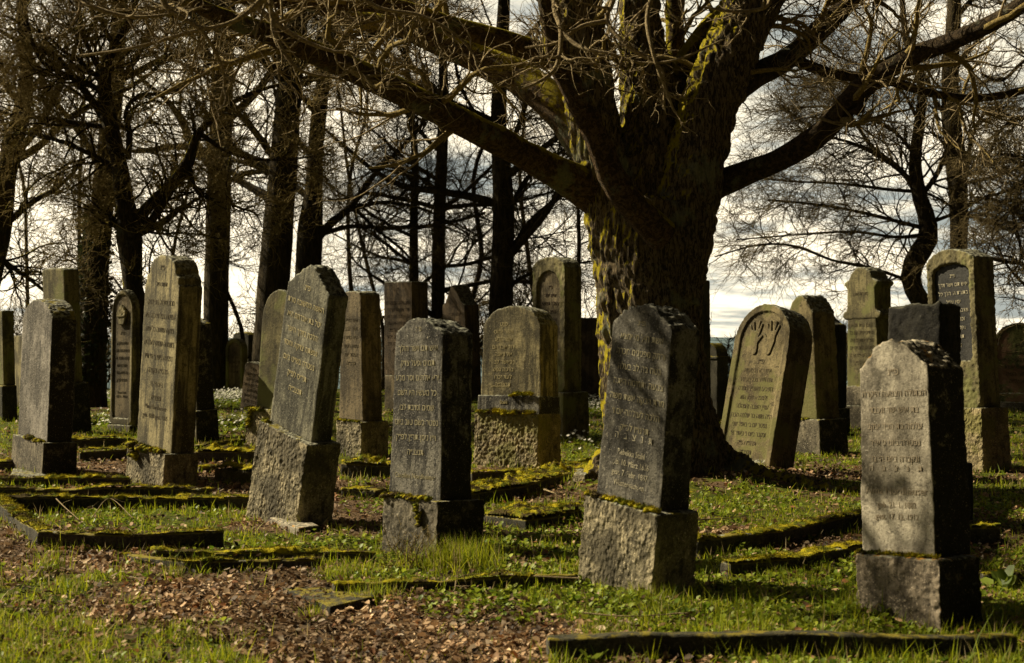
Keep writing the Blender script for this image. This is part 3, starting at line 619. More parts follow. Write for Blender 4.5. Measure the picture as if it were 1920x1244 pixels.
# --- S5
e, s = S('slender yellow sandstone with arched frame and carved flower basket beside the forked tree', -5.407, 20.11, 37.9, -1.4, -.3, .50, .135, 1.57, -.0, .54, .24, .07, .02, .04, rise=.357, kind='round', mat='ochre', pmat='plinth', seed=21, niche=(.055, .055, 1.87, .10, .03, 'round'), nmat='pinkb', vox=.012)
def basket(e, u, v, w):
    V = []; Fc = []
    extrude_profile(V, Fc, [(u-.055, w), (u+.055, w), (u+.085, w+.11), (u-.085, w+.11)], v-.035, v+.01)
    extrude_profile(V, Fc, [(u-.10, w+.11), (u+.10, w+.11), (u+.10, w+.135), (u-.10, w+.135)], v-.045, v+.01)
    for (du, dw, r) in [(-.07, .17, .035), (0, .18, .04), (.07, .17, .035), (-.035, .22, .035), (.035, .225, .035), (0, .26, .03)]:
        extrude_profile(V, Fc, arc(u+du, w+dw, r, r, 0, 330, 11), v-.04, v+.01)
    me = bpy.data.meshes.new('carved_basket'); me.from_pydata(V, [], Fc); me.update()
    link('carved_basket', roughen(remesh(me, .007), front=.004, seed=4), MS['ochre'], e)
basket(e, s['u'], s['v']+.02, 1.50)
inscription(e, heb('פ״נ'), s['u'], 1.42, .09, LM['dirt'], s['v']+.017)
inscription(e, heb('הילדה היקרה\nפרח שושנה אשר\nנקטפה באביב ימיה\nנחמד מראה\nבת יצחק הלוי\nתרנ״ט לפ״ק'), s['u'], 1.27, .078, LM['dirt'], s['v']+.017, spacing=1.35, width=.36)
inscription(e, 'Rosa Levi\n1894 - 1899', s['u'], .56, .06, LM['dirt'], s['v']+.017, width=.3)
# --- S7
e, s = S('grey stele with dark knobbly cap partly hidden right of the tall ochre headstone', -3.977, 17.966, 45.3, 2.3, -1, .6, .268, 1.067, .001, .72, .342, .397, .06, .061, rise=.10, kind='round', mat='plinth', pmat='plinth', seed=22, top=.025, vox=.015)
# --- S4
e, s = S('small reddish round-topped stone standing alone far back left of the forked tree', -9.296, 32.161, 37.5, 0, -.2, .599, .186, 1.122, .003, rise=.15, kind='round', mat='brown', seed=23, vox=.02)
inscription(e, heb('פ״נ\nהאשה מרת\nחנה בת דוד\nנפטרה יום\nתרמ״ט\nתנצב״ה'), s['u'], .95, .12, LM['dirtb'], 0, spacing=1.15, width=.45)
# --- S10
e, s = S('dim brown round-headed slab half hidden behind the leaning gabled slab', -2.71, 17.316, 36.2, -3.6, .6, .60, .25, 1.113, .01, .79, .37, .435, .065, .056, rise=.377, kind='round', mat='ochre2', pmat='rough2', seed=24, vox=.015, ppeck=.004)
moss_tuft(e, [(-.78, .02, .44), (-.5, .0, .43)], .05, 20, n=900); moss_tuft(e, [(-.72, .0, .40), (-.72, -.01, .2)], .035, 21)
# --- S8 family, far back
def far_xy(px, py): p = on(px, py); return p[0], p[1]
x, y = far_xy(454, 737)
e, s = S('small arched stone with recessed brown panel above white flowers, far back', x, y, 30, 0, 0, .50, .20, 1.0, 0, rise=.24, kind='round', mat='ochre2', seed=25, niche=(.07, .07, 1.34, .22, .04, 'round'), nmat='brown', vox=.016, btm=.18)
inscription(e, heb('פ״נ\nאיש ישר\nהלך תמים\nכל ימיו\nתנצב״ה'), s['u'], .95, .09, LM['dirtb'], .027, spacing=1.2)
x, y = far_xy(466, 732)
e, s = S('dark stone with round boss on its top, directly behind the small arched stone', x, y, 34, 0, 0, .52, .25, 1.32, 0, rise=.07, kind='seg', mat='kerb', seed=26, vox=.022)
x, y = far_xy(417, 733)
e, s = S('narrow carved yellow pilaster left of the small arched stone', x, y+.1, 25, 0, 0, .11, .12, .90, 0, rise=0, kind='flat', mat='ochre', seed=27, vox=.012)
x, y = far_xy(411, 731)
e, s = S('low dark block left of the carved yellow pilaster', x-.03, y+.25, 25, 0, 0, .30, .2, .52, 0, rise=0, kind='flat', mat='green', seed=28, vox=.02)
# --- S9 small leaning text stone
x, y = far_xy(486, 775)
e, s = S('small brown stone leaning sideways, covered in Hebrew lines, behind the brown slab', x, y, 33, 0, 9, .46, .16, .78, 0, rise=.06, kind='seg', mat='brown', seed=29, vox=.015)
inscription(e, heb('פ״נ\nהבחור היקר\nמשה בן יעקב\nנפטר בשם טוב\nביום שבת\nונקבר ביום א׳\nתרמ״ב לפ״ק'), s['u'], .76, .085, LM['dirtb'], 0, spacing=1.1, width=.38)
# --- S18 wide slab behind oak
x, y = far_xy(1165, 752)
e, s = S('wide plain dark reddish slab between the niche pillar and the oak trunk', x, y, 20, 0, 0, 1.0, .25, 1.68, 0, rise=.0, kind='flat', mat='brown', seed=30, vox=.025)
# --- S20
x, y = far_xy(1317, 800)
e, s = S('tall plain dark pillar peeping out from behind the right side of the oak trunk', x, y, 50, 0, -1, .45, .20, 2.16, .0, rise=0, kind='flat', mat='kerb', seed=31, vox=.02)
x, y = far_xy(1345, 790)
e, s = S('dark cylindrical-capped stone just right of the pillar behind the oak', x, y, 50, 0, 0, .34, .26, 1.02, .0, rise=.20, kind='round', mat='kerb', seed=32, vox=.018)
block('cornice', -.36, .02, -.02, .28, .96, 1.02, MS['kerb'], e, vox=.018, seed=83)
# --- S26
x, y = far_xy(1958, 772)
e, s = S('green-stained round-arched stone cut by the right edge of the picture', x, y, 32, 0, 0, .86, .24, 1.0, 0, .92, .34, .15, .03, .05, rise=.40, kind='round', mat='green', pmat='plinth', seed=33, niche=(.07, .07, 1.37, .16, .03, 'round'), nmat='green', vox=.018)
inscription(e, heb('פ״נ\nאשה יקרה\nמרת גיטל בת\nשמואל אשת\nיצחק מפה\nתנצב״ה'), s['u'], 1.2, .11, LM['dirt'], s['v']+.017, spacing=1.15, width=.6)

#@@KERBS
# ------------------------------------------------------------------ grave kerbs
def kerb(label, pts, h, w, drop=0.12, moss=1.0, mat='kerb', seed=0, name='grave_kerb', hair=500, lump=0.012, cat='grave kerb', edge=True):
    """pts: photo pixels of the front top edge, all at height h above the ground"""
    h *= .85; w = w*.75 if w < .2 else w
    Q = [on(a, b, h)[:2] for a, b in pts]; o = np.array(Q[0]); Q = [np.array(q)-o for q in Q]
    V = []; Fc = []
    for a, b in zip(Q[:-1], Q[1:]):
        d = (b-a)/np.linalg.norm(b-a); n = np.array((-d[1], d[0]))
        if n[1] < 0: n = -n
        i = len(V)
        for q in (a-d*.01, b+d*.01):
            for (k, z) in ((0, -drop), (w, -drop), (w, h), (0, h)): p = q+n*k; V.append((p[0], p[1], z))
        Fc += [(i, i+3, i+2, i+1), (i+4, i+5, i+6, i+7), (i, i+1, i+5, i+4), (i+1, i+2, i+6, i+5), (i+2, i+3, i+7, i+6), (i+3, i, i+4, i+7)]
    me = bpy.data.meshes.new('k'); me.from_pydata(V, [], Fc); me.update()
    bm_fix(me)
    for a, b in (zip(Q[:-1], Q[1:]) if edge else ()): EDGES.append((tuple(a+o), tuple(b+o), .05)); EDGES.append((tuple(a+o+(0, w+.03)), tuple(b+o+(0, w+.03)), .04))
    r = remesh(me, .016 if w < .2 else .02); Vc = get_co(r); Nn = get_no(r)
    up = np.clip(Nn[:, 2]*1.5-.2, 0, 1); wv = Vc+np.array((o[0], o[1], 0))
    d = 0.008*vnoise(wv, 9, seed, 3)+0.004*vnoise(wv, 40, seed+2, 2)
    Vc = Vc+Nn*d[:, None]; Vc[:, 2] += 0.018*vnoise(wv*np.array((1, 1, 0)), 1.6, seed+7, 2)*np.clip(Vc[:, 2]/max(h, .01), 0, 1)
    set_co(r, Vc)
    e = tag(empty(name, (o[0], o[1], 0)), label, cat, 'mossy kerbs edging the graves')
    link('kerbstone', r, MS[mat], e)
    if moss > 0:
        rg = np.random.default_rng(seed+100)
        # cushion: the top skin of the kerb pushed up where the moss grows
        Vm = get_co(r); Nn = get_no(r); wm = Vm+np.array((o[0], o[1], 0))
        th = np.clip(0.22+1.25*vnoise(wm, 5, seed+5, 3)+0.25*moss, 0, 1)*np.clip(Nn[:, 2]*3.0-.9+1.1*vnoise(wm, 10, seed, 2), 0, 1)*(Vm[:, 2] > h*0.2)
        off = th*(lump*1.4+lump*vnoise(wm, 28, seed+8, 2))
        Vm2 = Vm+Nn*off[:, None]+np.array((0, 0, 1))*(off*0.6)[:, None]
        nl = len(r.loops); li = np.empty(nl, dtype=np.int32); r.loops.foreach_get('vertex_index', li); Fq = li.reshape(-1, 4)
        keep = (th[Fq] > .12).all(1); Fq = Fq[keep]
        if len(Fq):
            idx = np.unique(Fq); mp = np.full(len(Vm), -1); mp[idx] = np.arange(len(idx)); Fq = mp[Fq]; base = Vm2[idx]; tb = th[idx]; nb = Nn[idx]
            L = sum(np.linalg.norm(b-a) for a, b in zip(Q[:-1], Q[1:])); k = max(10, int(hair*L*moss*3))
            s = rg.choice(len(base), k, p=tb/tb.sum()); p = base[s]+rg.normal(0, .006, (k, 3))*(1, 1, .2); dd = nb[s]+rg.normal(0, .45, (k, 3)); dd /= np.linalg.norm(dd, axis=1)[:, None]
            sd = np.cross(dd, rg.normal(0, 1, (k, 3))); sd /= np.linalg.norm(sd, axis=1)[:, None]
            T = np.stack([p-sd*.0018, p+sd*.0018, p+dd*rg.uniform(.008, .022, (k, 1))], 1).reshape(-1, 3)
            me = np_mesh('moss', np.concatenate([base, T]), [Fq, len(base)+np.arange(3*k).reshape(-1, 3)])
            link('moss', me, MOSS, e)
    return e
kerb('long mossy kerb running behind the blank granite headstone to the tall ochre stone', [(-40, 897), (238, 898)], .075, .11, seed=1)
kerb('long mossy kerb ending below the tall ochre headstone, middle of three parallel ones', [(-40, 916), (392, 917)], .085, .12, seed=2)
kerb('thickly mossed long kerb reaching the foot of the leaning slab plinth', [(-40, 936), (465, 933)], .095, .17, seed=3)
kerb('corner kerb with golden moss at lower left enclosing a leafy bed', [(-30, 925), (70, 999), (260, 1001), (415, 998)], .10, .13, seed=4)
kerb('sunken kerb among grass in front of the leafy bed', [(232, 1036), (345, 1052), (600, 1050)], .045, .07, seed=5, moss=.5)
kerb('thin straight kerb just behind the sunken kerb, grass on both sides', [(285, 1036), (700, 1037)], .04, .09, seed=6, moss=.5)
kerb('low dark kerb in the lawn running to the plinth of the dark rugged stone', [(628, 1100), (840, 1090), (1085, 1078)], .045, .08, seed=7, moss=.35)
kerb('long thick blackened kerb along the bottom right edge of the picture', [(1030, 1200), (1480, 1193), (1905, 1190)], .10, .12, seed=8, moss=-.3, hair=300, mat='kerbd', edge=False)
kerb('dark kerb slab between the oak and the pale front stone, upper of two', [(1312, 1012), (1450, 995), (1625, 962)], .11, .14, seed=9, moss=.6)
kerb('low yellow-mossed kerb left of the pale front stone', [(1370, 1057), (1500, 1047), (1625, 1020)], .06, .14, seed=10, moss=.9)
kerb('short dark block kerb right of the pale front stone', [(1815, 992), (1876, 990)], .12, .25, seed=11, moss=.5)
kerb('low kerb at the right edge behind the pale stone plinth', [(1845, 1076), (1960, 1079)], .05, .08, seed=12, moss=.7)
kerb('long kerb in front of the broad headstone rough plinth', [(885, 887), (985, 884), (1115, 867)], .10, .10, seed=13, moss=.7)
kerb('fat cushion-mossed kerb slab running towards the oak foot', [(885, 926), (985, 912), (1080, 884), (1115, 878)], .08, .30, seed=14, moss=1.3, lump=.03, hair=900)
kerb('broken mossy slab piece right of the centre front plinth', [(905, 962), (985, 974)], .06, .36, seed=15, moss=1.4, lump=.025, hair=900)
kerb('short straight mossy kerb left of the dark rugged stone plinth', [(1003, 962), (1090, 960)], .06, .16, seed=16, moss=1.3, lump=.02, hair=900)
kerb('bulging mossy kerb between the leaning slab and the centre stone', [(640, 868), (735, 872)], .14, .26, seed=17, moss=1.3, lump=.03, hair=800)
kerb('small mossy block in leaf litter right of the leaning slab plinth', [(640, 918), (702, 921)], .08, .22, seed=18, moss=1.0)
kerb('mossy kerb behind the tall ochre stone, far side of the leaf bed', [(120, 826), (262, 824)], .10, .2, seed=19, moss=1.2, lump=.02)
kerb('row of short mossy kerb blocks left of the tall ochre plinth', [(150, 848), (245, 846)], .08, .16, seed=20, moss=1.3, lump=.02)
kerb('humped mossy kerb between the tall ochre stone and the leaning slab', [(366, 846), (472, 848)], .13, .36, seed=21, moss=1.4, lump=.03, hair=800)
kerb('thin mossy kerb rising behind the humped one', [(366, 834), (420, 829), (475, 822)], .06, .12, seed=22, moss=1.0)
kerb('squat kerb block with yellow moss left of the leaning slab plinth', [(402, 880), (475, 884)], .13, .22, seed=23, moss=1.3, lump=.02, mat='rough2')
kerb('mossy kerb stub left of the squat yellow-mossed block', [(372, 876), (402, 876)], .04, .2, seed=24, moss=1.2)
kerb('mossy kerb at the left edge behind the blank granite plinth', [(-30, 866), (20, 866)], .10, .3, seed=25, moss=1.2)
def flat_slab(label, pts, h, seed, mat='rough', name='stone_slab', z0=-.05):
    pr = [on(a, b, h) for a, b in pts]; o = pr[0]; pr = [(p[0]-o[0], p[1]-o[1]) for p in pr]
    n = len(pr); V = [(x, y, z0) for x, y in pr]+[(x, y, h) for x, y in pr]; Fc = [list(range(n))[::-1], [n+i for i in range(n)]]+[[i, (i+1) % n, n+(i+1) % n, n+i] for i in range(n)]
    me = bpy.data.meshes.new('s'); me.from_pydata(V, [], Fc); bm_fix(me); r = roughen(remesh(me, .012), top=.006, seed=seed)
    return tag(link(name, r, MS[mat]), label, 'stone slab'), o
for a in [('flat thin three-cornered stone lying in the leaf litter', [(530, 1102), (620, 1138), (705, 1118), (700, 1100)], .012, 50, 'kerbd'),
          ('light stone footing showing under the tilted plinth of the leaning slab', [(466, 955), (560, 990), (600, 985), (500, 940)], .03, 51, 'pale'),
          ('grey flat stone by the fat mossy kerb near the oak foot', [(1075, 888), (1100, 890), (1110, 880), (1085, 879)], .10, 52, 'rough'),
          ('pale flat stone at the foot of the blank granite headstone', [(15, 900), (90, 902), (85, 880), (25, 878)], .03, 53, 'rough')]:
    o, p = flat_slab(*a[:4], mat=a[4]); o.location = (p[0], p[1], 0)

# ------------------------------------------------------------------ trees
def unit(a): return a/np.maximum(np.linalg.norm(a, axis=-1, keepdims=True), 1e-9)
def tubes(pts, rad, k):
    """pts (N,S,3), rad (N,S) -> verts, faces"""
    Nn, Sn, _ = pts.shape
    T = np.gradient(pts, axis=1); T = unit(T)
    ref = np.tile(np.array((0.31, 0.52, 0.80)), (Nn, 1)); m = unit(T.mean(1)); ref[np.abs((m*unit(ref)).sum(1)) > .9] = (1, 0, 0)
    A = unit(np.cross(T, ref[:, None, :])); B = np.cross(T, A)
    th = np.arange(k)*math.tau/k
    V = pts[:, :, None, :] + rad[:, :, None, None]*(A[:, :, None, :]*np.cos(th)[None, None, :, None]+B[:, :, None, :]*np.sin(th)[None, None, :, None])
    n, s, c = np.meshgrid(np.arange(Nn), np.arange(Sn-1), np.arange(k), indexing='ij')
    b = n*Sn*k; c2 = (c+1) % k
    Fq = np.stack([b+s*k+c, b+s*k+c2, b+(s+1)*k+c2, b+(s+1)*k+c], -1).reshape(-1, 4)
    return V.reshape(-1, 3), Fq
class Tubes:
    def __init__(s): s.V = []; s.F = []; s.n = 0
    def add(s, pts, rad, k):
        if len(pts) == 0: return
        V, Fq = tubes(pts, rad, k); s.V.append(V); s.F.append(Fq+s.n); s.n += len(V)
    def mesh(s, name): return np_mesh(name, np.concatenate(s.V), [np.concatenate(s.F)])
def resample(pl, n):
    """Catmull-Rom through (x,y,z,r) rows"""
    p = np.array(pl, float); k = len(p)
    if k == 2: t = np.linspace(0, 1, n)[:, None]; return p[0]*(1-t)+p[1]*t
    q = np.vstack([2*p[0]-p[1], p, 2*p[-1]-p[-2]]); L = np.concatenate([[0], np.cumsum(np.linalg.norm(np.diff(p[:, :3], axis=0), axis=1))]); out = []
    for s in np.linspace(0, L[-1], n):
        i = min(np.searchsorted(L, s, side='right')-1, k-2); t = (s-L[i])/(L[i+1]-L[i]); a, b, c, d = q[i:i+4]
        out.append(0.5*((2*b)+(c-a)*t+(2*a-5*b+4*c-d)*t*t+(3*b-a-3*c+d)*t**3))
    out = np.array(out); out[:, 3] = np.maximum(out[:, 3], .003); return out
def growv(rg, P0, D, L, R0, S, wob, trop, tip=0.25):
    pts = [P0]; D = unit(D); tr = np.array(trop, float)
    for i in range(S):
        D = unit(D+rg.normal(0, wob, D.shape)+tr/S); pts.append(pts[-1]+D*(L/S)[:, None])
    t = np.linspace(0, 1, S+1)[None, :]
    return np.stack(pts, 1), R0[:, None]*(1-(1-tip)*t)
def spawnv(rg, pts, rad, per, tmin=0.15, tmax=1.0, ang=(35, 70), flat=1.0, rr=0.55, up=0.0):
    """children along parents; per: array of counts"""
    Nn, Sn, _ = pts.shape
    idx = np.repeat(np.arange(Nn), per); k = len(idx)
    t = rg.uniform(tmin, tmax, k)*(Sn-1.001); i = t.astype(int); f = (t-i)[:, None]
    p = pts[idx, i]*(1-f)+pts[idx, i+1]*f; T = unit(pts[idx, i+1]-pts[idx, i]); r = rad[idx, i]
    Q = rg.normal(0, 1, (k, 3)); Q[:, 2] = Q[:, 2]*flat+up; Q = unit(Q-(Q*T).sum(1)[:, None]*T)
    a = np.radians(rg.uniform(ang[0], ang[1], k))[:, None]
    return p, np.cos(a)*T+np.sin(a)*Q, r*rr, t/(Sn-1), idx
def cull(p, L, top=-260):
    """keep what the picture (and a step to its side) can see"""
    y = np.maximum(p[:, 1], 0.5); px = CX+F*p[:, 0]/y; py = CY-F*(p[:, 2]-HC)/y; m = F*L/y*0.8
    return (px > -420-m) & (px < 2340+m) & (py > top-m) & (p[:, 1] > 1.2)
DENS = 0.7
def crown(rg, parents, n1, l1, n2, l2, n3, l3, wob=.13, flat=.6, trop=(0, 0, 0), rmin=.006, ang=(35, 70), tmin=.15, k1=5, up=0.0, r1=None, n4=0, l4=.25, btop=-500):
    """parents: list of (S,4) arrays. returns boughs mesh tubes, twigs mesh tubes"""
    Bo = Tubes(); Tw = Tubes()
    pp = np.stack([q[:, :3] for q in parents]); pr = np.stack([q[:, 3] for q in parents])
    per = np.array(n1) if np.ndim(n1) else np.full(len(pp), n1)
    p, D, r, t, idx = spawnv(rg, pp, pr, per, tmin, .99, ang, flat, .5, up)
    r = np.minimum(r, r1 or 9); Lg = l1*rg.uniform(.5, 1.15, len(p))*(1.1-.5*t)
    m = cull(p, Lg, btop); p, D, r, Lg = p[m], D[m], np.maximum(r[m], rmin*2), Lg[m]
    A, ra = growv(rg, p, D, Lg, r, 9, wob, trop, .22); Bo.add(A, ra, k1)
    p, D, r, t, idx = spawnv(rg, A, ra, np.full(len(A), n2), .12, 1, (28, 62), flat, .55); Lg = l2*rg.uniform(.45, 1.15, len(p))*(1.15-.6*t); m = cull(p, Lg, btop)
    p, D, r, Lg = p[m], D[m], np.clip(r[m], rmin*1.2, rmin*3.2), Lg[m]
    B, rb = growv(rg, p, D, Lg, r, 6, wob*1.2, trop, .35); Tw.add(B, rb, 3)
    n3 = max(1, round(n3*DENS))
    p, D, r, t, idx = spawnv(rg, B, rb, np.full(len(B), n3), .1, 1, (25, 60), flat, .6); Lg = l3*rg.uniform(.4, 1.2, len(p)); m = cull(p, Lg)
    p, D, r, Lg = p[m], D[m], np.clip(r[m], rmin*.75, rmin*1.3), Lg[m]
    Cc, rc = growv(rg, p, D, Lg, r, 4, wob*1.4, trop, .5); Tw.add(Cc, rc, 3)
    if n4:
        p, D, r, t, idx = spawnv(rg, Cc, rc, np.full(len(Cc), n4), .15, 1, (30, 65), flat, .8); Lg = l4*rg.uniform(.4, 1.2, len(p)); m = cull(p, Lg)
        E_, re_ = growv(rg, p[m], D[m], Lg[m], np.full(m.sum(), rmin*.7), 2, wob, trop, .6); Tw.add(E_, re_, 3)
    return Bo, Tw
def pl(rows, d, dd=0.0):
    """photo pixels (px,py,half width px[,extra depth]) at depth d -> x,y,z,r"""
    out = []
    for q in rows:
        dq = d+(q[3] if len(q) > 3 else 0.0); x, y, z = P(q[0], q[1], dq); out.append((x, y, z, q[2]*dq/F))
    return out
def limb_tube(rows, n=22): return resample(rows, n)
def wood(name, q, mat, parent, k=12, amp=0.06, seed=0, flare=False, fur=0.0):
    """one tapering limb with uneven surface"""
    n = max(len(q)*3, 30); q = resample(q, n); V, Fq = tubes(q[None, :, :3], q[None, :, 3], k)
    T = np.repeat(q[:, :3], k, 0); d = V-T; r = np.linalg.norm(d, axis=1); dn = d/np.maximum(r, 1e-6)[:, None]
    f = 1+amp*1.6*vnoise(V, 3.2, seed, 3)
    if fur: # furrows running along the limb
        ang = np.tile(np.arange(k)*math.tau/k, n); s = np.repeat(np.arange(n), k)*.06
        f += fur*vnoise(np.stack([np.cos(ang)*3.2, np.sin(ang)*3.2, s+0.3*vnoise(V, 2, seed, 1)], 1), 1.9, seed+3, 3)
    V = T+dn*(r*f)[:, None]
    return link(name, np_mesh(name, V, [Fq]), mat, parent)
def tree(label, d, trunk, limbs, seed, n1=13, l1=2.6, n2=9, l2=1.2, n3=8, l3=.55, bark='far', twig='ftwig', top=13.5, wob=.13, flat=.6, trop=(0, 0, .02), ext=True, k=14, name='beech_tree', cat='tree', nl=0, group='bare trees behind the graves', rmin=.0045, n4=0, l4=.25, ll=4.5, tstart=.3, lang=(45, 75), lup=.45, tmin=.12, amp=.05, lw=.8):
    rg = np.random.default_rng(seed)
    rows = pl(trunk, d); b = rows[0]; gz = float(ground_z(b[0], b[1]))
    if b[2] > gz-.1: rows = [(b[0]-(rows[1][0]-b[0])*0.2, b[1], gz-.25, b[3]*1.25)]+rows
    if ext:   # the trunk goes on above the frame
        a, c = np.array(rows[-2]), np.array(rows[-1]); dr = (c-a)[:3]; dr /= np.linalg.norm(dr); dr = dr*0.5+np.array((0, 0, .5)); dr /= np.linalg.norm(dr)
        z = c[2]; r = c[3]
        while z < top: c = c.copy(); c[:3] = c[:3]+dr*1.6+rg.normal(0, .12, 3); c[3] = c[3]*.74; rows.append(tuple(c)); z = c[2]
    e = tag(empty(name, (rows[0][0], rows[0][1], gz)), label, cat, group)
    def rel(q): q = np.array(q, float); q[:, :3] -= np.array((rows[0][0], rows[0][1], gz)); return q
    wood('trunk', rel(rows), BK[bark], e, k=k, seed=seed, amp=amp)
    parents = [resample(rows, 24)]; cnt = [max(3, n1//3)]
    tr = parents[0]
    LB = []
    for i, l in enumerate(limbs):
        q = pl([(a[0], a[1], a[2]*lw)+tuple(a[3:]) for a in l], d); LB.append(q); parents.append(resample(q, 24)); cnt.append(n1)
    # limbs nobody drew, from the upper trunk outwards
    if nl:
        hi = tr[int(24*tstart):]; ii = rg.integers(0, len(hi)-1, nl)
        for j in ii:
            p0 = hi[j]; az = rg.uniform(0, math.tau); a = math.radians(rg.uniform(*lang)); D = np.array((math.cos(az)*math.sin(a), .7*math.sin(az)*math.sin(a), math.cos(a)*lup*2))[None]
            A, ra = growv(rg, p0[None, :3], D, np.array([ll*rg.uniform(.6, 1.2)]), np.array([min(p0[3]*.42, .12)]), 7, wob*1.1, (0, 0, .25), .2)
            if not cull(p0[None, :3], np.array([ll]))[0]: continue
            q = np.concatenate([A[0], ra[0][:, None]], 1); LB.append(q); parents.append(resample(q, 24)); cnt.append(n1)
    for i, q in enumerate(LB): wood('limb', rel(q), BK[bark], e, k=8, seed=seed+i, amp=amp)
    Bo, Tw = crown(rg, parents, cnt, l1, n2, l2, n3, l3, wob, flat, trop, rmin, tmin=tmin, n4=n4, l4=l4, r1=.022)
    off = np.array((rows[0][0], rows[0][1], gz))
    for T, nm, mt in ((Bo, 'boughs', BK[bark]), (Tw, 'crown', BK[twig])):
        if T.V:
            me = T.mesh(nm); V = get_co(me)-off; set_co(me, V); link(nm, me, mt, e)
    return e

